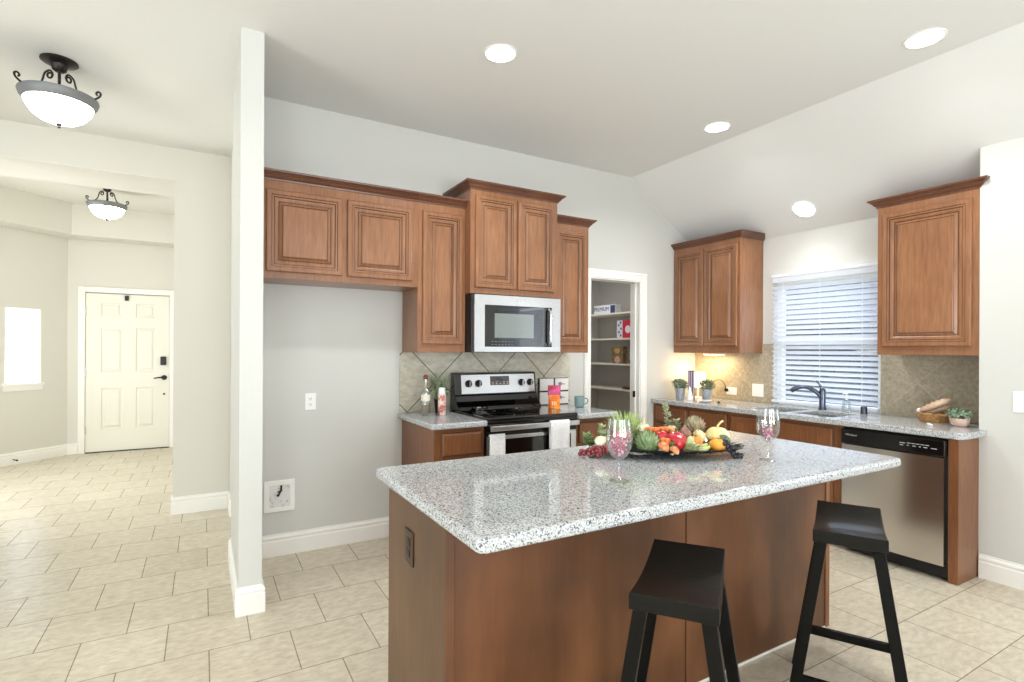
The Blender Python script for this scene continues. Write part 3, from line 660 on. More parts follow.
# ------------------------------------------------------------ microwave
mw = empty('microwave', (2.051, YB-.003, 1.377), 0, 'stainless over-the-range microwave with black door glass', 'microwave')
MB().box(-.378, .378, -.42, -.012, .004, .425).build('body', M_BLACK, mw, .002)
dm = MB(); fx0, fx1, gz0, gz1 = -.366, .386, .001, .417
gx0, gx1, hz0, hz1 = -.283, .305, .038, .345
xs_ = [fx0, gx0, gx1, fx1]; zs_ = [gz0, hz0, hz1, gz1]
dm.box(fx0, gx0, -.45, -.42, gz0, gz1).box(gx1, fx1, -.45, -.42, gz0, gz1).box(gx0, gx1, -.45, -.42, gz0, hz0).box(gx0, gx1, -.45, -.42, hz1, gz1)
dfr = dm.build('door_frame', M_STEEL, mw)
MB().box(gx0, gx1, -.446, -.42, hz0, hz1).build('door_glass', mat('microwave_glass', (16, 18, 20), .04, 0, .6), mw)
MB().box(-.20, .14, -.4468, -.446, .105, .285).build('door_window', mat('microwave_screen', (118, 124, 120), .08, 0, .5), mw)
hb = MB().tube([(.275, -.452, .055), (.275, -.478, .075), (.275, -.48, .19), (.275, -.478, .31), (.275, -.452, .33)], .011, 10).build('handle', M_CHROME, mw, smooth=True)
m = MB()
for i in range(7):
    for z in (.052, .074):
        m.box(-.225+i*.028, -.208+i*.028, -.4466, -.446, z, z+.006)
m.build('buttons', mat('button_white', (96, 98, 98), .4), mw)
MB().box(-.02, .06, -.4515, -.45, .372, .384).build('badge', M_CHROME, mw)
MB().box(-.36, .36, -.40, -.05, -.004, .004).build('vent_grille', M_BLACK, mw)

# ------------------------------------------------------------ dishwasher
dw = empty('dishwasher', (XR-.002, 1.768, 0), -PI/2, 'stainless dishwasher with a black control strip under the long worktop', 'dishwasher')
MB().box(-.303, .303, -.60, -.03, .02, .865).build('body', M_BLACK, dw, .002)
m = MB(); rows = []
for i in range(13):
    x = -.300+.594*i/12; bow = .010*math.sin(PI*i/12)
    rows.append([(x, -.636-bow+(.02 if z in (.10, .752) and False else 0), z) for z in (.098, .11, .74, .752)]+[(x, -.60, .752), (x, -.60, .098)])
m.grid(rows, 0, True, True, True); m.build('door', M_STEELD, dw, smooth=25)
m = MB().box(-.302, .301, -.642, -.60, .757, .858); m.build('control_panel', mat('gloss_black_panel', (12, 12, 13), .15, 0, .3), dw, .006, 3)
MB().box(-.301, .301, -.56, -.50, .004, .094).build('kick_plate', M_BLACK, dw)
mk = mat('panel_marks', (190, 190, 190), .5)
m = MB()
for i, (x, z, ww_) in enumerate([(.06, .812, .03), (.10, .815, .02), (.125, .815, .02), (.15, .815, .02), (.175, .815, .02), (.20, .815, .02), (.10, .80, .012), (.13, .80, .02), (.165, .80, .012), (.19, .80, .02), (.23, .80, .03), (.06, .798, .02)]):
    m.box(x, x+ww_, -.6425, -.6418, z, z+.004)
m.build('button_marks', mk, dw)
text('Whirlpool', 'lettering', dw, mat('logo_silver', (210, 210, 210), .3, .5), .018, (-.235, -.6425, .82), (PI/2, 0, 0), .0004)

# ------------------------------------------------------------ stools
def make_stool():
    r = empty('bar_stool', (0, 0, 0), 0, 'x', 'bar stool', 'saddle seat bar stools at the island')
    Lh, Wh, zt = .225, .115, .742
    rows = []; n = 14
    top = lambda x: zt-.022*math.cos(x/Lh*PI/2)
    for i in range(n+1):
        x = -Lh+2*Lh*i/n; t = top(x)
        rows.append([(x, -Wh, t-.045), (x, Wh, t-.045), (x, Wh, t-.003), (x, Wh-.003, t), (x, -Wh+.003, t), (x, -Wh, t-.003)])
    m = MB(); m.grid(rows, 0, True, True, True)
    m.build('seat', M_SEAT, r, .004, 2)
    for sx in (-1, 1):
        for sy in (-1, 1):
            m = MB(); q = .019
            tx, ty, bx, by = sx*.185, sy*.088, sx*.226, sy*.192
            zt_ = top(tx)-.044
            m.grid([[(bx-q, by-q, 0.001), (bx+q, by-q, 0.001), (bx+q, by+q, 0.001), (bx-q, by+q, 0.001)], [(tx-q, ty-q, zt_), (tx+q, ty-q, zt_), (tx+q, ty+q, zt_), (tx-q, ty+q, zt_)]], 0, True, True, True)
            m.build('leg', M_LACQ, r, .002)
    def at_leg(sx, sy, z):
        f = 1-z/.695; return sx*(.185+.041*f), sy*(.088+.104*f)
    for sx in (-1, 1):
        x, y = at_leg(sx, 1, .17); MB().box(x-.011, x+.011, -y+.012, y-.012, .155, .19).build('stretcher', M_LACQ, r, .002)
    for sy in (-1, 1):
        x, y = at_leg(1, sy, .10); MB().box(-x+.012, x-.012, y-.011, y+.011, .085, .12).build('stretcher', M_LACQ, r, .002)
    return r
s1 = make_stool(); s1.location = (1.244, 1.126, 0); s1.rotation_euler = (0, 0, math.radians(36.5)); s1['label'] = 'black wooden saddle-seat bar stool nearest the middle of the island front'
s2 = copy_tree(s1); s2.location = (2.192, 1.144, 0); s2.rotation_euler = (0, 0, math.radians(28.2)); s2['label'] = 'black wooden saddle-seat bar stool at the right end of the island'

# ------------------------------------------------------------ recessed lights
def can(loc, ny, label):
    r = empty('recessed_light', loc, 0, label, 'ceiling light', 'recessed ceiling lights')
    r.rotation_euler = (0, ny, 0)
    MB().lathe([(.082, -.004), (.090, -.006), (.095, -.004), (.096, 0), (.082, .0)], seg=32, cap0=False, cap1=False).build('trim_ring', M_PLATE, r, smooth=True)
    MB().lathe([(0, -.004), (.083, -.004), (.083, -.001), (0, -.001)], seg=32).build('lens', M_LAMP, r)
    l = bpy.data.lights.new('recessed_bulb', 'AREA'); l.shape = 'DISK'; l.size = .13; l.energy = 13 if ny == 0 else 4.5; l.color = (.98, .99, 1); l.spread = math.radians(150)
    o = bpy.data.objects.new('recessed_bulb', l); C.objects.link(o); o.parent = r; o.location = (0, 0, -.012)
    return r
can((1.448, 2.646, 3.07), 0, 'recessed ceiling light left of the kitchen ceiling centre, above the cooktop side')
can((3.323, 2.689, 3.07), 0, 'recessed ceiling light on the flat ceiling nearest the window wall cabinet')
can((3.331, 1.365, 3.07), 0, 'recessed ceiling light at the top right beside the ceiling crease')
sl = math.atan(.6943)
can((4.306, 2.614, 2.573), sl, 'recessed light in the sloped ceiling above the window')

# ------------------------------------------------------------ semi-flush lamps
def bowl_lamp(loc, label, power):
    r = empty('ceiling_lamp', loc, 0, label, 'ceiling lamp', 'bowl ceiling lamps')
    MB().lathe([(.088, 0), (.09, -.008), (.082, -.014), (.042, -.026), (.034, -.055), (.02, -.066), (0, -.068)], seg=28).build('canopy', M_IRON, r, smooth=True)
    MB().tube([(0, 0, -.06), (0, 0, -.2)], .008).build('stem', M_IRON, r, smooth=True)
    for k in range(3):
        a = k*2*PI/3+math.radians(40); ca, sa = math.cos(a), math.sin(a)
        pr_ = [(.032, -.085), (.05, -.072), (.062, -.085), (.055, -.102), (.04, -.098), (.036, -.075), (.05, -.058), (.075, -.075), (.085, -.11), (.10, -.145), (.128, -.17), (.135, -.205)]
        MB().tube(curvy([(q*ca, q*sa, z) for q, z in pr_]), .0055, 8).build('scroll_arm', M_IRON, r, smooth=True)
        a += PI/3; ca, sa = math.cos(a), math.sin(a)
        pr_ = [(.17, -.21), (.192, -.205), (.212, -.19), (.216, -.172), (.203, -.163), (.193, -.173), (.199, -.184)]
        MB().tube(curvy([(q*ca, q*sa, z) for q, z in pr_]), .0055, 8).build('scroll_hook', M_IRON, r, smooth=True)
    MB().lathe([(.150, -.222), (.172, -.212), (.186, -.205), (.188, -.212), (.180, -.235), (.163, -.256), (.150, -.250)], seg=40, cap0=False, cap1=False).build('rim', M_RIM, r, smooth=True)
    MB().lathe([(0, -.212), (.172, -.212), (.172, -.216), (0, -.216)], seg=40).build('glow_block_disc', M_IRON, r)  # disc added to keep the bowl's glow off the ceiling
    MB().lathe([(.162, -.25), (.15, -.285), (.125, -.32), (.09, -.347), (.05, -.362), (0, -.367), (0, -.36), (.05, -.355), (.09, -.34), (.125, -.313), (.15, -.278), (.158, -.25)], seg=40, cap0=False, cap1=False).build('glass_bowl', M_BOWL, r, smooth=True)
    MB().lathe([(.012, -.36), (.016, -.372), (.008, -.38), (.01, -.388), (0, -.395)], seg=14).build('finial', M_IRON, r, smooth=True)
    return r
bowl_lamp((-.735, 4.03, 3.07), 'bowl ceiling lamp on scrolled dark arms in the hall at top left', 20)
bowl_lamp((-.935, 7.42, 3.2), 'bowl ceiling lamp hanging in the foyer tray beyond the opening', 16)

area('pantry_fill', (3.5, 4.8, 2.45), (0, 0, -1), .2, .2, 9, (1, .98, .96))  # added light lifting the dark pantry, no fixture
# ------------------------------------------------------------ pantry shelves and goods
M_SHELF = mat('shelf_white', (228, 224, 212), .5)
for i, z in enumerate((1.835, 1.535, 1.237, .942)):
    o = MB().box(4.18, 4.499, 4.03, 5.499, z-.019, z).build('pantry_shelf', M_SHELF, None, .001, 1)
    tag(o, ['white pantry shelf, topmost, holding the white and blue box', 'white pantry shelf holding the red and white box', 'white pantry shelf holding the brown box', 'white pantry shelf, lowest of the four in the doorway'][i], 'shelf', 'pantry shelves')
def carton(loc, sz, mats, label, name='food_box', rz=0):
    r = empty(name, loc, rz, label, 'box')
    MB().box(-sz[0]/2, sz[0]/2, -sz[1]/2, sz[1]/2, 0, sz[2]).build('carton', mats, r, .0015, 1)
    return r
c1 = carton((4.27, 5.05, 1.836), (.10, .40, .105), mat('carton_white', (232, 234, 238), .5), 'long white box with blue lettering on the topmost pantry shelf')
text('PREMIUM', 'lettering', c1, mat('ink_blue', (30, 50, 140), .5), .068, (-.051, .055, .055), (PI/2, 0, -PI/2), .0006)
MB().box(-.052, -.0505, -.195, -.115, .0, .095).build('blue_patch', mat('carton_navy', (54, 66, 104), .5), c1)
c2 = carton((4.26, 4.69, 1.536), (.08, .26, .205), mat('carton_pale', (214, 218, 226), .5), 'red and white box on the second pantry shelf')
MB().box(-.0415, -.0405, -.13, .03, .0, .205).build('red_panel', mat('carton_red', (196, 46, 66), .5), c2)
mm = MB().lathe([(0, 0), (.045, 0), (.045, .001), (0, .001)], seg=20); mm.v = [(-.0425-z, x-.06, y+.10) for x, y, z in mm.v]; mm.build('white_spot', mat('carton_spot', (236, 226, 230), .5), c2)
mm = MB()
for y, z in ((.06, .03), (.09, .07), (.055, .11), (.095, .15), (.065, .18)): mm.box(-.0415, -.0405, y-.012, y+.014, z-.012, z+.012)
mm.build('blue_print', mat('carton_blue', (74, 92, 150), .5), c2)
c3 = carton((4.26, 4.815, 1.238), (.07, .20, .20), noisy(mat('carton_brown', (120, 96, 66), .6), [(.35, (96, 74, 48)), (.65, (150, 126, 88))], 30), 'brown printed box on the third pantry shelf')
mm = MB().lathe([(0, 0), (.05, 0), (.05, .001), (0, .001)], seg=20, sy=.85); mm.v = [(-.0355-z, x, y+.045) for x, y, z in mm.v]; mm.build('pink_print', mat('carton_pink', (206, 164, 150), .5), c3)
mm = MB().lathe([(0, 0), (.05, 0), (.05, .001), (0, .001)], seg=20, sy=.6); mm.v = [(-.0355-z, x, y+.15) for x, y, z in mm.v]; mm.build('tan_print', mat('carton_tan', (186, 156, 104), .5), c3)
pk = empty('snack_packet', (4.25, 4.66, .943), .1, 'flat dark red packet on the lowest pantry shelf', 'packet')
MB().ball((0, 0, .016), .1, 14, 8, sq=(.5, .9, .16)).build('pouch', mat('packet_red', (104, 40, 34), .4), pk, smooth=True)
cn = empty('small_jar', (4.24, 4.60, 1.238), 0, 'small dark jar at the right end of the third pantry shelf', 'jar')
MB().lathe([(.02, 0), (.02, .03), (.015, .036), (0, .036)], seg=14).build('body', M_BLACK, cn, smooth=True); MB().lathe([(.017, .036), (.017, .045), (0, .045)], seg=14).build('lid', M_IRON, cn)

# ------------------------------------------------------------ plants
def blades(mb, n, r0, h0, h1, spread, wid=.004, z=0, mi=0, c=(0, 0)):
    for i in range(n):
        a = random.uniform(0, 2*PI); q = r0*math.sqrt(random.random()); h = random.uniform(h0, h1); s = spread*random.uniform(.2, 1)
        bx, by = c[0]+q*math.cos(a), c[1]+q*math.sin(a); a2 = a+random.uniform(-.6, .6)
        px, py = -math.sin(a2)*wid, math.cos(a2)*wid; rows = []
        for k in range(5):
            t = k/4; w_ = 1-t*.9; ox = s*t**1.8
            rows.append([(bx+math.cos(a2)*ox-px*w_, by+math.sin(a2)*ox-py*w_, z+h*t*(1-.12*t)), (bx+math.cos(a2)*ox+px*w_, by+math.sin(a2)*ox+py*w_, z+h*t*(1-.12*t))])
        mb.grid(rows, mi)
def leafball(mb, n, c, r, ls, sq=(1, 1, 1), mi=0, up=.2):
    for i in range(n):
        d_ = Vector((random.gauss(0, 1), random.gauss(0, 1), random.gauss(0, 1)+up)).normalized()
        p = Vector(c)+Vector((d_.x*sq[0], d_.y*sq[1], d_.z*sq[2]))*r*random.uniform(.55, 1)
        t = d_.orthogonal().normalized(); t.rotate(Matrix.Rotation(random.uniform(0, 6.28), 3, d_)); u = (t+d_*random.uniform(.2, .9)).normalized(); s = d_.cross(u).normalized()
        l = ls*random.uniform(.7, 1.2)
        mb.face([p, p+u*l*.5+s*l*.3, p+u*l, p+u*l*.5-s*l*.3], mi)
M_GAL = noisy(mat('galvanised_pot', (176, 182, 190), .4, .6), [(.35, (160, 166, 174)), (.65, (196, 202, 210))], 12)
M_HERB = green('herb_green', (78, 92, 66), (132, 146, 116))
def bucket(loc, label):
    r = empty('potted_plant', loc, 0, label, 'potted plant', 'pewter-potted plants on the corner worktop')
    pot = MB().lathe([(.036, 0), (.038, .004), (.048, .10), (.052, .102), (.052, .112), (.047, .113), (.044, .10)], seg=24, cap1=False).build('pot', M_GAL, r, smooth=True)
    MB().lathe([(0, .095), (.044, .095)], seg=20).build('soil', mat('soil', (58, 46, 36), .95), r)
    m = MB(); leafball(m, 420, (0, 0, .15), .075, .022, (1, 1, .72), 0, .3); leafball(m, 120, (0, 0, .135), .05, .022, (1, 1, .8)); m.build('foliage', M_HERB, r, merge=False)
    return r
bucket((4.03, 3.68, .915), 'green plant in a galvanised bucket left of the purple books')
bucket((4.16, 3.47, .915), 'green plant in a galvanised bucket right of the purple books')
M_PURP = mat('purple_cover', (92, 70, 100), .5); M_PAGE = mat('page_white', (226, 218, 206), .8)
for i in range(3):
    b = empty('book', (4.175+i*.011, 3.672-i*.019, .915), math.radians(-30), ['purple spined book at the left of the upright trio', 'purple spined book in the middle of the upright trio', 'purple spined book at the right of the upright trio'][i], 'book', 'purple books beside the potted plants')
    b.location = (4.165+i*.0142, 3.69-i*.0158, .915); b.rotation_euler = (0, 0, math.radians(-48))
    MB().box(-.0102, -.0082, -.085, .085, 0, .285).box(.0082, .0102, -.085, .085, 0, .285).box(-.0102, .0102, -.087, -.085, 0, .285).build('cover', M_PURP, b)
    MB().box(-.0080, .0080, -.0845, .08, .003, .281).build('pages', M_PAGE, b)
    MB().box(-.003, .003, -.0876, -.087, .01, .275).build('spine_title', mat('spine_print', (214, 204, 214), .5), b)
bk = empty('white_ornament', (4.075, 3.60, .915), math.radians(-30), 'small white pointed ornament beside the purple books', 'ornament')
MB().lathe([(.035, 0), (.034, .01), (.022, .07), (.008, .12), (0, .135)], seg=16).build('cone', M_PLATE, bk, smooth=True)
# lit lamp behind the plants, its cord and the tray
M_SHADE = mat('lit_shade', (255, 244, 224), .6, emit=(255, 226, 170), es=5)
tl = empty('table_lamp', (4.33, 3.72, .915), math.radians(-35), 'small lit table lamp with white square shade behind the plants', 'lamp')
MB().lathe([(.04, 0), (.038, .012), (.012, .02), (.01, .10), (.012, .112), (0, .112)], seg=18).build('base', M_PLATE, tl, smooth=True)
MB().box(-.065, .065, -.04, .04, .112, .262).build('lamp_shade', M_SHADE, tl, .004)
l = bpy.data.lights.new('table_lamp_bulb', 'POINT'); l.energy = 2.2; l.color = (1, .72, .38); l.shadow_soft_size = .05
o = bpy.data.objects.new('table_lamp_bulb', l); C.objects.link(o); o.location = (0, 0, .31); o.parent = tl
uc = empty('under_cabinet_light', (4.36, 3.55, 1.3705), 0, 'slim lit strip light beneath the corner wall cabinet', 'light')
MB().box(-.02, .02, -.12, .12, -.018, 0).build('housing', M_PLATE, uc, .003)
MB().box(-.014, .014, -.11, .11, -.021, -.018).build('lens', mat('warm_lens', (255, 240, 210), .4, emit=(255, 214, 150), es=8), uc)
l = bpy.data.lights.new('strip_bulb', 'AREA'); l.shape = 'RECTANGLE'; l.size = .03; l.size_y = .2; l.energy = 2.4; l.color = (1, .74, .42)
o = bpy.data.objects.new('strip_bulb', l); C.objects.link(o); o.location = (0, 0, -.024); o.parent = uc
co = empty('power_cord', (XR-.02, 3.49, 1.0), 0, 'black plug and cord arching from the sideways outlet', 'cord')
MB().tube([(-.028, 0, .012), (-.035, .0, .05), (-.035, .02, .085), (-.035, .06, .105), (-.035, .11, .10), (-.04, .15, .07), (-.045, .17, .045)], .0035, 8).build('cable', M_BLACK, co, smooth=True)
MB().box(-.034, -.001, -.012, .012, -.008, .024).build('plug', M_BLACK, co, .004)
sd = empty('saucer', (4.05, 3.40, .915), 0, 'white saucer on the worktop in front of the right bucket plant', 'saucer')
MB().lathe([(.03, 0), (.034, .003), (.062, .014), (.064, .017), (.058, .016), (.03, .006), (0, .005)], seg=28).build('dish', M_PLATE, sd, smooth=True)
bd = empty('bottle_cap', (4.12, 3.30, .915), 0, 'tiny black cap lying right of the white saucer', 'bottle cap')
MB().lathe([(.012, 0), (.012, .012), (.009, .015), (0, .015)], seg=14).build('cap', M_BLACK, bd, smooth=True)

# bread basket, knife, pot of greenery at the right
M_WICK = noisy(mat('wicker', (168, 122, 72), .7), [(.35, (122, 82, 44)), (.65, (196, 150, 96))], 60, (1, 1, 3), bump=.6)
bs = empty('bread_basket', (4.315, 1.700, .915), math.radians(-60), 'small oval wicker basket on the worktop right end', 'basket')
m = MB()
for k in range(7):
    q = .056+.014*min(1, k/5); z = .008+k*.0085
    m.tube([(q*1.35*math.cos(t*PI/14), q*.85*math.sin(t*PI/14), z+.0015*math.sin(t*3.5)) for t in range(29)], .0056, 6)
m.lathe([(0, .0), (.056, .0), (.056, .006), (0, .006)], seg=24, sx=1.35, sy=.85)
m.build('woven_body', M_WICK, bs, smooth=True)
M_BREAD = noisy(mat('bread_crust', (200, 166, 138), .75), [(.35, (180, 142, 112)), (.65, (222, 196, 170))], 22, (1, 1, 1), bump=.3)
for i, (lx, ly, lz, az, el, ln, lab) in enumerate([(.0, .03, .088, .1, .38, .085, 'brown bread loaf lying lower in the wicker basket'), (-.01, .0, .122, -.05, .5, .095, 'brown bread loaf leaning on top in the wicker basket')]):
    a = -PI/3+.6; b_ = empty('bread_loaf', (4.315+lx*.5+ly, 1.688-lx*.8+ly*.4, .915+lz-.005), math.radians(-62)+az, lab, 'bread', 'bread loaves in the basket')
    m = MB(); m.ball((0, 0, 0), ln, 20, 12, sq=(1, .33, .27), rot=Matrix.Rotation(-el, 3, 'Y'))
    lf = m.build('loaf', M_BREAD, b_, smooth=True)
    m = MB()
    for t in (-.05, -.02, .01, .04): 
        p = Matrix.Rotation(-el, 3, 'Y') @ Vector((t, 0, ln*.27*math.sqrt(max(0, 1-(t/ln)**2))-.001)); m.ball(p, .012, 8, 6, sq=(.5, 1.6, .35))
    m.build('score_mark', mat('score_dark', (138, 96, 66), .8), b_, smooth=True)
cl = empty('white_garlic', (4.29, 1.775, .978), 0, 'small white piece at the left end of the bread basket', 'garlic')
MB().ball((0, 0, .01), .019, sq=(1, 1, 1)).build('bulb', M_PLATE, cl, smooth=True)
kn = empty('bread_knife', (4.135, 1.665, .915), math.radians(33), 'small white-handled knife lying in front of the basket', 'knife')
MB().box(-.09, .0, -.009, .009, .001, .012).build('handle', M_PLATE, kn, .003); MB().box(0, .07, -.009, .007, .004, .006).build('blade', M_CHROME, kn)
pp = empty('potted_plant', (4.225, 1.527, .915), 0, 'leafy green plant in a low pink bowl on the worktop right end', 'potted plant')
MB().lathe([(.03, 0), (.044, .012), (.053, .036), (.052, .052), (.047, .052), (.044, .04)], seg=28, cap1=False).build('pot', noisy(mat('pink_pot', (216, 186, 172), .6), [(.4, (206, 174, 160)), (.6, (224, 198, 184))], 20), pp, smooth=True)
MB().lathe([(0, .043), (.044, .043)], seg=20).build('soil', mat('soil_2', (58, 46, 36), .95), pp)
m = MB(); leafball(m, 380, (0, 0, .075), .068, .019, (1, 1, .5), 0, .5); m.build('foliage', green('leaf_green', (74, 108, 76), (176, 196, 168)), pp, merge=False)

# ------------------------------------------------------------ left worktop things
bt = empty('glass_bottle', (1.405, 3.68, .915), 0, 'tall clear decorative bottle with red stopper left of the range', 'bottle')
MB().lathe([(.03, 0), (.033, .004), (.033, .16), (.028, .178), (.014, .20), (.012, .25), (.015, .253), (.015, .26)], seg=22, cap1=False).build('glass', thin_glass('bottle_clear', (.93, .95, .92), .18), bt, smooth=True)
MB().lathe([(.013, .252), (.016, .262), (.018, .28), (.012, .292), (0, .295)], seg=16).build('stopper', mat('stopper_red', (120, 62, 48), .5), bt, smooth=True)
MB().lathe([(.0335, .105), (.0335, .15)], seg=22, cap0=False, cap1=False).build('label_band', mat('label_cream', (226, 220, 204), .7), bt, smooth=True)
MB().lathe([(0, .01), (.026, .01), (.026, .07), (0, .075)], seg=18).build('filling', mat('filling_brown', (132, 118, 92), .8), bt, smooth=True)
gp = empty('potted_grass', (1.545, 3.755, .915), 0, 'spiky grass plant in a black pot behind the bottles', 'potted plant')
MB().lathe([(.03, 0), (.032, .003), (.042, .10), (.043, .105), (.038, .105), (.036, .09)], seg=22, cap1=False).build('pot', M_BLACK, gp, smooth=True)
m = MB(); blades(m, 170, .03, .14, .26, .11, .005, .09); leafball(m, 200, (0, 0, .15), .07, .024); m.build('foliage', green('grass_dull', (104, 124, 84), (176, 190, 156)), gp, merge=False)
sp = empty('spray_bottle', (1.512, 3.63, .915), 0, 'pink lotion bottle with a white cap beside the grass pot', 'bottle')
MB().lathe([(.026, 0), (.029, .004), (.029, .15), (.026, .157)], seg=22).build('body', noisy(mat('pink_label', (218, 168, 160), .4), [(.42, (190, 110, 104)), (.52, (232, 206, 198))], 22, (1, 1, 1)), sp, smooth=True)
MB().lathe([(.025, .157), (.025, .195), (.02, .20), (0, .2)], seg=20).build('cap', M_PLATE, sp, smooth=True)

# ------------------------------------------------------------ right worktop things
sg = empty('kitchen_sign', (2.665, YB-.030, .916), 0, 'white four-panel kitchen plaque with dark cross leaning on the tile', 'wall art')
MB().box(-.155, .155, -.006, .008, 0, .232).build('backing', mat('plaque_dark', (58, 56, 58), .6), sg)
for i, (cx, cz) in enumerate(((-.078, .176), (.082, .176), (-.078, .058), (.082, .058))):
    q = MB().box(cx-.071, cx+.071, -.014, -.006, cz-.052, cz+.052).build('panel', mat('plaque_white', (232, 228, 224), .5), sg, .002)
    if i in (1, 3):
        mm = MB().ball((cx-.02, -.0145, cz+.004), .022, 16, 6, sq=(1, .06, .75)); mm.box(cx-.0, cx+.03, -.0155, -.014, cz-.002, cz+.006); mm.build('spoon_print', mat('print_grey', (140, 130, 136), .6), q)
po = empty('orange_pouch', (2.487, 3.60, .915), math.radians(-30), 'orange pouch with a pink top standing beside the cooktop', 'pouch')
def pouch(z0, z1, wd, th0, th1):
    m = MB(); rows = []
    for k in range(7):
        t = k/6; z = z0+(z1-z0)*t; th = th0+(th1-th0)*t
        rows.append([(wd/2*math.cos(a), th*math.sin(a), z) if True else 0 for a in [2*PI*j/20 for j in range(20)]])
    m.grid(rows, 0, True, True, True); return m
pouch(0, .112, .095, .028, .02).build('lower_pack', noisy(mat('pack_orange', (236, 128, 30), .35), [(.45, (230, 112, 22)), (.6, (246, 160, 60))], 16), po, smooth=True)
pouch(.112, .19, .105, .02, .006).build('upper_pack', noisy(mat('pack_pink', (190, 40, 80), .35), [(.42, (172, 28, 60)), (.62, (214, 84, 136))], 16), po, smooth=True)
for i, x in enumerate((-.02, -.006, .008)): MB().box(x, x+.008, -.0305, -.027, .03, .06).build('print_mark', mat('pack_mark', (250, 214, 150), .5), po)
mg = empty('mug', (2.745, 3.60, .915), math.radians(-30), 'pale teal mug on the worktop right of the range', 'mug')
M_TEAL = mat('teal_glaze', (128, 153, 152), .3)
MB().lathe([(.032, 0), (.038, .004), (.043, .03), (.044, .088), (.041, .09), (.039, .03), (.03, .006), (0, .006)], seg=28).build('cup', M_TEAL, mg, smooth=True)
MB().tube([(.040, 0, .07), (.062, 0, .074), (.072, 0, .055), (.064, 0, .03), (.041, 0, .022)], .0055, 10).build('handle', M_TEAL, mg, smooth=True)

# ------------------------------------------------------------ wine glasses
M_BEAD = mat('pink_crystal', (204, 104, 132), .15, 0, .4)
M_BEAD2 = mat('pale_crystal', (236, 206, 216), .1, 0, .5)
def wine(loc, label):
    r = empty('wine_glass', loc, 0, label, 'wine glass', 'wine glasses on the island')
    pr_ = [(0, .0), (.036, .0), (.037, .002), (.02, .006), (.006, .012), (.0042, .03), (.004, .068), (.010, .078), (.028, .092), (.043, .118), (.0495, .15), (.048, .185), (.042, .228), (.0405, .228), (.0465, .185), (.048, .15), (.0415, .119), (.027, .094), (.009, .081), (0, .079)]
    MB().lathe(pr_, seg=36).build('glass', M_WINE, r, smooth=True)
    return r
def beads(loc, label, n, ztop=.133):
    m = MB()
    for i in range(n):
        z = .093+(ztop-.093)*random.random()**1.2; R_ = max(.004, .040*math.sqrt(max(0, (z-.084)/.06))-.008); a = random.uniform(0, 6.28); q = R_*math.sqrt(random.random())
        m.ball((q*math.cos(a), q*math.sin(a), z), random.uniform(.0035, .0055), 6, 4, random.choice((0, 0, 1)))
    o = m.build('pink_crystals', [M_BEAD, M_BEAD2]); o.location = loc; tag(o, label, 'crystals', kind='stuff')
wine((1.325, 1.497, .915), 'wine glass with pink filling in front of the fruit tray'); beads((1.325, 1.497, .915), 'pink crystals in the wine glass in front of the tray', 170, .168)
wine((2.157, 1.467, .915), 'wine glass with pink filling at the right of the fruit tray'); beads((2.157, 1.467, .915), 'pink crystals in the wine glass right of the tray', 90, .136)

# ------------------------------------------------------------ the fruit tray
TC = Vector((1.868, 1.771, 0)); TR = math.radians(-30)
ty_ = empty('leaf_tray', (TC.x, TC.y, .915), TR, 'long oval black metal leaf tray heaped with fruit on the island', 'tray')
m = MB(); A, B = .31, .155
def tz(q): return .004+.034*q**2.2
m.grid([[(A*q*math.cos(t*PI/24), B*q*math.sin(t*PI/24), tz(q)) for t in range(48)] for q in (.02, .3, .55, .75, .9, 1)], 0, True, True)
tb = m.build('dish', mat('tray_black', (22, 21, 21), .6), ty_, smooth=True); s_ = tb.modifiers.new('t', 'SOLIDIFY'); s_.thickness = .003
M_TLEAF = mat('leaf_black', (30, 29, 29), .35, .5)
for t in range(34):
    a = t*2*PI/34+random.uniform(-.04, .04); ex, ey = A*.97*math.cos(a), B*.97*math.sin(a)
    dx, dy = math.cos(a), math.sin(a)*1.2; n_ = math.hypot(dx, dy); dx /= n_; dy /= n_; s = random.choice((-1, 1))*.6; dx, dy = dx-dy*s*.5, dy+dx*s*.5
    px, py = -dy, dx; l = random.uniform(.035, .055); z = tz(.97)
    m = MB(); m.grid([[(ex-px*.001, ey-py*.001, z-.004), (ex, ey, z-.003), (ex+px*.001, ey+py*.001, z-.004)],
            [(ex+dx*l*.4-px*.013, ey+dy*l*.4-py*.013, z+.002), (ex+dx*l*.4, ey+dy*l*.4, z-.002), (ex+dx*l*.4+px*.013, ey+dy*l*.4+py*.013, z+.002)],
            [(ex+dx*l-px*.0008, ey+dy*l-py*.0008, z+.010), (ex+dx*l, ey+dy*l, z+.009), (ex+dx*l+px*.0008, ey+dy*l+py*.0008, z+.010)]])
    lv = m.build('leaf', M_TLEAF, ty_, smooth=True, merge=False); s_ = lv.modifiers.new('t', 'SOLIDIFY'); s_.thickness = .002
MB().tube([(A*math.cos(t*PI/24), B*math.sin(t*PI/24), tz(1)) for t in range(49)], .004, 8).build('rim_wire', mat('wire_black', (30, 29, 29), .4, .5), ty_, smooth=True)

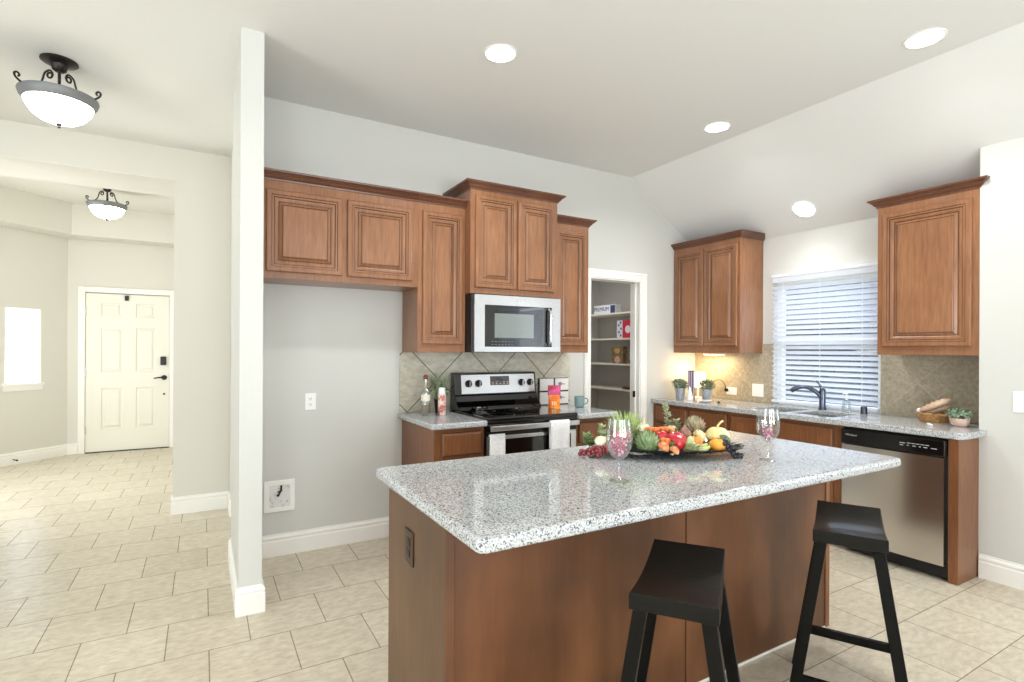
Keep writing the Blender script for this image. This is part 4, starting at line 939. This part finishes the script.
def fruit(name, loc, label, cat, rz=0, group='artificial fruit and vegetables on the tray'):
    return empty(name, loc, rz, label, cat, group)
def lobed(r, hgt, lobes, depth, seg=40, rings=14, dimple=.25, flat=1):
    m = MB(); rows = []
    for i in range(rings+1):
        a = -PI/2+PI*i/rings; row = []
        for j in range(seg):
            th = 2*PI*j/seg; k = 1-depth*(.5+.5*math.cos(lobes*th))*math.cos(a)
            z = math.sin(a)*hgt; z -= dimple*hgt*math.exp(-(math.cos(a)/.28)**2)*(1 if a > 0 else -.6)
            row.append((r*math.cos(a)*k*math.cos(th), r*math.cos(a)*k*math.sin(th), z))
        rows.append(row)
    return m.grid(rows, 0, True)
M_STEM = green('stem_green', (86, 104, 60), (120, 128, 80))
# red bell pepper
f = fruit('bell_pepper', (1.836, 1.70, .985), 'large red bell pepper at the front middle of the tray', 'vegetable')
M_RED = noisy(mat('pepper_red', (186, 24, 38), .2, 0, .5), [(.3, (168, 18, 30)), (.7, (206, 40, 52))], 12)
b = lobed(.052, .046, 4, .16).build('body', M_RED, f, smooth=True); b.rotation_euler = (.3, -.3, .3)
MB().tube([(0, 0, .034), (.003, .002, .05), (-.002, -.004, .062)], [.007, .005, .006]).build('stem', M_STEM, f, smooth=True)
f = fruit('bell_pepper', (1.800, 1.752, .998), 'smaller red pepper left of the large red pepper', 'vegetable')
b = lobed(.034, .036, 3, .15).build('body', M_RED, f, smooth=True); b.rotation_euler = (.4, .7, 0)
MB().tube([(0, 0, .026), (.003, .002, .04)], [.005, .004]).build('stem', M_STEM, f, smooth=True)
# artichoke
def artichoke(loc, r, label, ca, cb, tipc=None, rings=9):
    f = fruit('artichoke', loc, label, 'vegetable'); k_ = [tuple(int(q*.62) for q in ca)]
    M_ = green('artichoke_green_'+str(len(bpy.data.materials)), ca, cb, .6, 30)
    M_D = green('artichoke_gap_'+str(len(bpy.data.materials)), k_[0], ca, .7, 30)
    MB().ball((0, 0, 0), r*.82, 18, 12, sq=(1, 1, 1.05)).build('heart', M_D, f, smooth=True)
    m = MB()
    for i in range(rings):
        el = -1.25+2.55*i/(rings-1); n_ = max(4, int(15*math.cos(el)))
        for j in range(n_):
            th = 2*PI*(j+.5*(i % 2))/n_; c = math.cos(el)
            o_ = Vector((c*math.cos(th), c*math.sin(th), math.sin(el))); upv = Vector((-math.sin(el)*math.cos(th), -math.sin(el)*math.sin(th), c)); sd_ = o_.cross(upv)
            p = o_*r*.80; l = r*.55; w_ = r*.27
            m.grid([[p-sd_*w_*.7-upv*l*.3, p+o_*r*.06-upv*l*.3, p+sd_*w_*.7-upv*l*.3], [p-sd_*w_+upv*l*.2+o_*r*.02, p+o_*r*.2+upv*l*.2, p+sd_*w_+upv*l*.2+o_*r*.02], [p-sd_*w_*.25+upv*l*.7+o_*r*.24, p+o_*r*.34+upv*l*.8, p+sd_*w_*.25+upv*l*.7+o_*r*.24]], 0)
    m.build('scales', M_, f, smooth=True, merge=False)
    return f
artichoke((1.712, 1.75, .983), .050, 'green artichoke at the left front of the tray', (96, 122, 76), (164, 182, 134))
artichoke((2.055, 1.785, 1.028), .046, 'pink-tipped green artichoke at the back right of the tray', (120, 140, 100), (206, 160, 146))
# grass tuft
f = fruit('grass_tuft', (1.748, 1.925, .945), 'tuft of bright green grass at the back left of the tray', 'plant')
m = MB(); blades(m, 260, .05, .10, .18, .085, .005); m.build('blades', green('grass_bright', (134, 172, 74), (206, 226, 146), .6, 40), f, merge=False)
MB().lathe([(.045, -.01), (.055, 0), (.045, .012), (0, .014)], seg=18).build('root_ball', mat('moss', (82, 92, 48), .9), f)
# squash with stem and leaf
f = fruit('pale_squash', (2.075, 1.668, 1.0), 'pale yellow squash with curved stem at the right of the tray', 'vegetable')
b = lobed(.054, .042, 8, .10).build('body', noisy(mat('squash_yellow', (232, 222, 160), .5), [(.3, (220, 206, 130)), (.7, (240, 234, 188))], 14), f, smooth=True)
MB().tube([(0, 0, .03), (.002, 0, .046), (.012, -.008, .062), (.022, -.014, .068)], [.007, .005, .0045, .005]).build('stem', mat('stem_pale', (214, 206, 140), .6), f, smooth=True)
m = MB(); rows = []
for i in range(9):
    t = i/8; w_ = .022*math.sin(PI*min(1, t*.94+.03))**.8
    rows.append([(-.04+.08*t, -.002*math.sin(PI*t), .0-w_-.012*t), (-.04+.08*t, -.008*math.sin(PI*t)-.002, 0-.012*t), (-.04+.08*t, -.002*math.sin(PI*t), w_-.012*t)])
m.grid(rows); lf = m.build('leaf', green('sage_leaf', (84, 108, 76), (122, 142, 104), .5, 30), f, smooth=True); lf.location = (-.022, -.062, .0); lf.rotation_euler = (.1, .35, -.6); lf.scale = (.7, 1, .75)
# oranges, mandarin, peaches
def citrus(loc, r, label, col, c2, name='orange', sq=1, cat='fruit'):
    f = fruit(name, loc, label, cat)
    m = mat(name+'_skin', col, .45); noisy(m, [(.35, col), (.65, c2)], 40, bump=.3)
    lobed(r, r*.94*sq, 10, .015, dimple=.1).build('body', m, f, smooth=True)
    MB().lathe([(.005, 0), (.004, .004), (0, .005)], (0, 0, r*.86*sq), 8).build('stem_end', M_STEM, f)
    return f
citrus((1.922, 1.662, .982), .030, 'small mandarin at the front centre right of the tray', (232, 124, 40), (244, 158, 70), 'mandarin')
f = citrus((2.022, 1.622, .965), .040, 'large yellow-orange fruit at the front right of the tray', (236, 150, 36), (248, 178, 74), 'orange'); f.scale = (1.15, .95, .9)
citrus((1.667, 1.863, 1.0), .034, 'peach behind the wine glass at the left of the tray', (230, 140, 96), (240, 176, 130), 'peach')
citrus((1.905, 1.79, 1.018), .028, 'peach behind the large red pepper', (236, 160, 112), (244, 190, 150), 'peach')
f = fruit('fig', (1.953, 1.752, 1.0), 'brownish pink fig right of the peach', 'fruit')
MB().lathe([(0, -.03), (.018, -.027), (.031, -.01), (.030, .01), (.018, .028), (.007, .038), (.004, .046), (0, .047)], seg=20).build('body', noisy(mat('fig_skin', (150, 110, 100), .5), [(.35, (120, 84, 78)), (.65, (190, 150, 130))], 24), f, smooth=True)
MB().tube([(0, 0, .042), (.003, 0, .054)], .003).build('stem', M_STEM, f)
# potato / mushroom pieces
for loc, lab, s in (((1.745, 1.69, .966), 'orange capped mushroom at the front left of the large pepper', 1.0), ((1.776, 1.655, .955), 'smaller orange capped mushroom beside the pepper', .8)):
    f = fruit('mushroom', loc, lab, 'mushroom'); f.rotation_euler = (.5, .3, 0)
    MB().lathe([(.009*s, -.022*s), (.011*s, -.01*s), (.010*s, .006*s)], seg=14).build('stalk', mat('stalk_cream', (232, 208, 170), .6), f, smooth=True)
    MB().lathe([(.009*s, .004*s), (.028*s, .0), (.03*s, .006*s), (.022*s, .02*s), (.01*s, .027*s), (0, .028*s)], seg=20).build('cap', noisy(mat('cap_orange', (206, 134, 84), .5), [(.35, (186, 106, 58)), (.65, (228, 172, 124))], 30), f, smooth=True)
# carrots
for i, (loc, rz, lab, ln) in enumerate((((1.795, 1.805, 1.028), -.9, 'orange carrot pointing left behind the artichoke', .07), ((1.845, 1.79, 1.028), -.5, 'orange carrot lying across behind the red pepper', .06), ((1.765, 1.70, .995), -1.2, 'short orange carrot beside the artichoke', .05))):
    f = fruit('carrot', loc, lab, 'vegetable', rz); f.rotation_euler = (0, .15, rz)
    MB().lathe([(0, -ln/2), (.006, -ln/2+.004), (.012, -.01), (.017, ln/2-.012), (.015, ln/2-.003), (0, ln/2)], seg=16).build('root', noisy(mat('carrot_orange', (228, 112, 48), .5), [(.4, (218, 98, 36)), (.6, (236, 136, 74))], 30, (1, 1, 4)), f, smooth=True).rotation_euler = (0, PI/2, 0)
    m = MB(); blades(m, 12, .006, .02, .035, .012, .0015); g = m.build('leaf_top', M_STEM, f, merge=False); g.rotation_euler = (0, PI/2, 0); g.location = (ln/2-.004, 0, 0)
# garlic, cream pears, green pear, bananas, white squash
f = fruit('garlic_bulb', (1.795, 1.86, 1.02), 'cream garlic bulb in front of the grass tuft', 'garlic')
lobed(.036, .032, 8, .12).build('cloves', mat('garlic_cream', (232, 224, 200), .55), f, smooth=True)
MB().tube([(0, 0, .022), (.003, 0, .044), (.0, 0, .054)], [.008, .004, .004]).build('neck', mat('garlic_neck', (220, 208, 170), .6), f, smooth=True)
def pear(loc, rot, s, label, ca, cb):
    f = fruit('pear', loc, label, 'fruit'); f.rotation_euler = rot
    MB().lathe([(0, -.034*s), (.02*s, -.031*s), (.033*s, -.012*s), (.030*s, .008*s), (.018*s, .028*s), (.014*s, .042*s), (.008*s, .05*s), (0, .052*s)], seg=22).build('body', noisy(mat('pear_skin', ca, .45), [(.35, ca), (.65, cb)], 20), f, smooth=True)
    MB().tube([(0, 0, .048*s), (.003, 0, .064*s)], .0022).build('stem', mat('twig', (96, 70, 44), .8), f)
pear((1.885, 1.672, .965), (.4, 0, 0), 1.0, 'pale green pear right of the large red pepper', (176, 196, 136), (206, 216, 166))
pear((1.985, 1.70, 1.0), (.9, .0, -.9), .9, 'cream yellow pear above the mandarin', (232, 218, 158), (244, 232, 190))
pear((1.560, 1.885, .980), (1.2, 0, 1.2), .85, 'ivory pear-shaped gourd at the left end of the tray', (222, 218, 176), (242, 240, 212))
for i, (dy, dz) in enumerate(((0, 0), (.022, .006))):
    f = fruit('banana', (1.895+dy*.5, 1.628+dy, .955+dz), ['small green-yellow banana at the tray front edge', 'small green-yellow banana tucked behind the front one'][i], 'fruit', math.radians(-28))
    MB().tube([(-.052, 0, .012), (-.042, 0, .006), (-.02, 0, -.001), (.0, 0, -.003), (.02, 0, -.001), (.042, 0, .008), (.055, 0, .016)], [.004, .010, .0135, .0145, .0135, .010, .005], 10).build('body', noisy(mat('banana_skin', (196, 206, 128), .5), [(.4, (172, 192, 112)), (.6, (222, 220, 150))], 14), f, smooth=True)
    MB().ball((.058, 0, .018), .005).build('stem_end', mat('banana_tip', (110, 96, 50), .7), f, smooth=True)
# leafy sprigs
def sprig(loc, hgt, label, ca, cb, lean_=(.02, .02), n=46, ls=.03):
    n = int(n*1.5); ls *= 1.12
    f = fruit('leaf_sprig', loc, label, 'foliage')
    pts = [Vector((lean_[0]*t*t, lean_[1]*t*t, hgt*t)) for t in [k/6 for k in range(7)]]
    MB().tube(pts, .0022, 6).build('stalk', M_STEM, f, smooth=True)
    m = MB()
    for i in range(n):
        t = random.uniform(.1, 1); p = Vector((lean_[0]*t*t, lean_[1]*t*t, hgt*t)); a = random.uniform(0, 6.28); u = Vector((math.cos(a), math.sin(a), random.uniform(.1, .9))).normalized(); s = u.cross(Vector((0, 0, 1))).normalized(); l = ls*(1.15-.55*t)*random.uniform(.7, 1.2); dn = Vector((0, 0, -l*.12))
        m.grid([[p, p, p], [p+u*l*.5+s*l*.32, p+u*l*.5+dn, p+u*l*.5-s*l*.32], [p+u*l, p+u*l+dn*.5, p+u*l]])
    m.build('leaves', green('sprig_leaf_'+str(len(bpy.data.materials)), ca, cb, .55, 50), f, smooth=True, merge=False)
sprig((1.985, 1.87, .96), .175, 'upright sprig of pale green leaves at the back centre of the tray', (132, 150, 110), (222, 222, 190), (-.045, .0), 60, .034)
sprig((1.96, 1.84, .955), .10, 'bushy variegated sprig behind the fig', (96, 116, 84), (204, 208, 176), (.03, .0), 60, .04)
sprig((2.02, 1.80, .955), .09, 'short green sprig below the pink-tipped artichoke', (96, 120, 84), (180, 190, 150), (.03, -.02), 50, .036)
sprig((1.53, 1.93, .95), .06, 'low dark green leaves at the left end of the tray', (84, 108, 64), (150, 168, 110), (-.02, .0), 40, .036)
sprig((1.60, 1.90, .955), .09, 'light green leaves between gourd and grass tuft', (150, 170, 112), (214, 220, 176), (-.01, .02), 50, .038)
sprig((1.99, 1.71, .95), .05, 'dark green leaves tucked between mandarin and orange', (44, 60, 40), (90, 104, 70), (.0, .0), 24, .026)
sprig((1.67, 1.80, .945), .05, 'dark green leaves under the left artichoke', (58, 72, 44), (104, 118, 80), (-.03, .0), 46, .038)
sprig((1.87, 1.63, .945), .035, 'pale leaves under the green pear at the tray front', (170, 186, 130), (232, 232, 190), (.0, -.02), 40, .034)
sprig((1.79, 1.69, .945), .04, 'green leaves between artichoke and mushrooms', (86, 106, 62), (150, 160, 110), (.0, .0), 40, .034)
sprig((1.70, 1.86, .96), .085, 'cream and green leaves behind the left artichoke', (150, 166, 112), (228, 226, 190), (.01, .0), 50, .036)
sprig((2.08, 1.82, .955), .085, 'grey green leaves at the back right of the tray', (120, 136, 104), (206, 206, 180), (.02, .0), 50, .036)
# grapes
def grapes(loc, rot, n, r, spread, label, col, c2, drop, name='grape_bunch'):
    f = fruit(name, loc, label, 'grapes', rot)
    M_ = noisy(mat(name+'_skin', col, .28, 0, .3), [(.35, col), (.65, c2)], 30)
    me = MB().ball((0, 0, 0), r, 12, 8).build('grape', M_, f, smooth=True); first = me; pos = []
    tries = 0
    while len(pos) < n and tries < 6000:
        tries += 1; t = random.random(); rad = spread[1]*(1-.65*t); a = random.uniform(0, 6.28); q = rad*math.sqrt(random.random())
        x = t*spread[0]; y = q*math.cos(a); z = abs(q*math.sin(a))*.9+drop(t)
        if all((x-p[0])**2+(y-p[1])**2+(z-p[2])**2 > (1.55*r)**2 for p in pos): pos.append((x, y, z))
    for i, p in enumerate(pos):
        g = first if i == 0 else first.copy()
        if i: C.objects.link(g); g.parent = f
        g.location = p; s = random.uniform(.88, 1.1); g.scale = (s, s, s*1.08)
    MB().tube([(x*spread[0]/5, 0, drop(x/5)+.008) for x in range(6)], .002, 6).build('stalk', M_STEM, f)
grapes((1.625, 1.825, .975), math.radians(150), 62, .0105, (.185, .058), 'bunch of red grapes trailing off the left end of the tray', (116, 34, 44), (168, 84, 84), lambda t: -.012-.038*min(1, t*1.6))
grapes((2.040, 1.605, .975), math.radians(-60), 34, .0085, (.075, .032), 'bunch of black grapes hanging over the right end of the tray', (12, 11, 18), (34, 33, 46), lambda t: -.0-.052*min(1, t*1.5), 'black_grape_bunch')
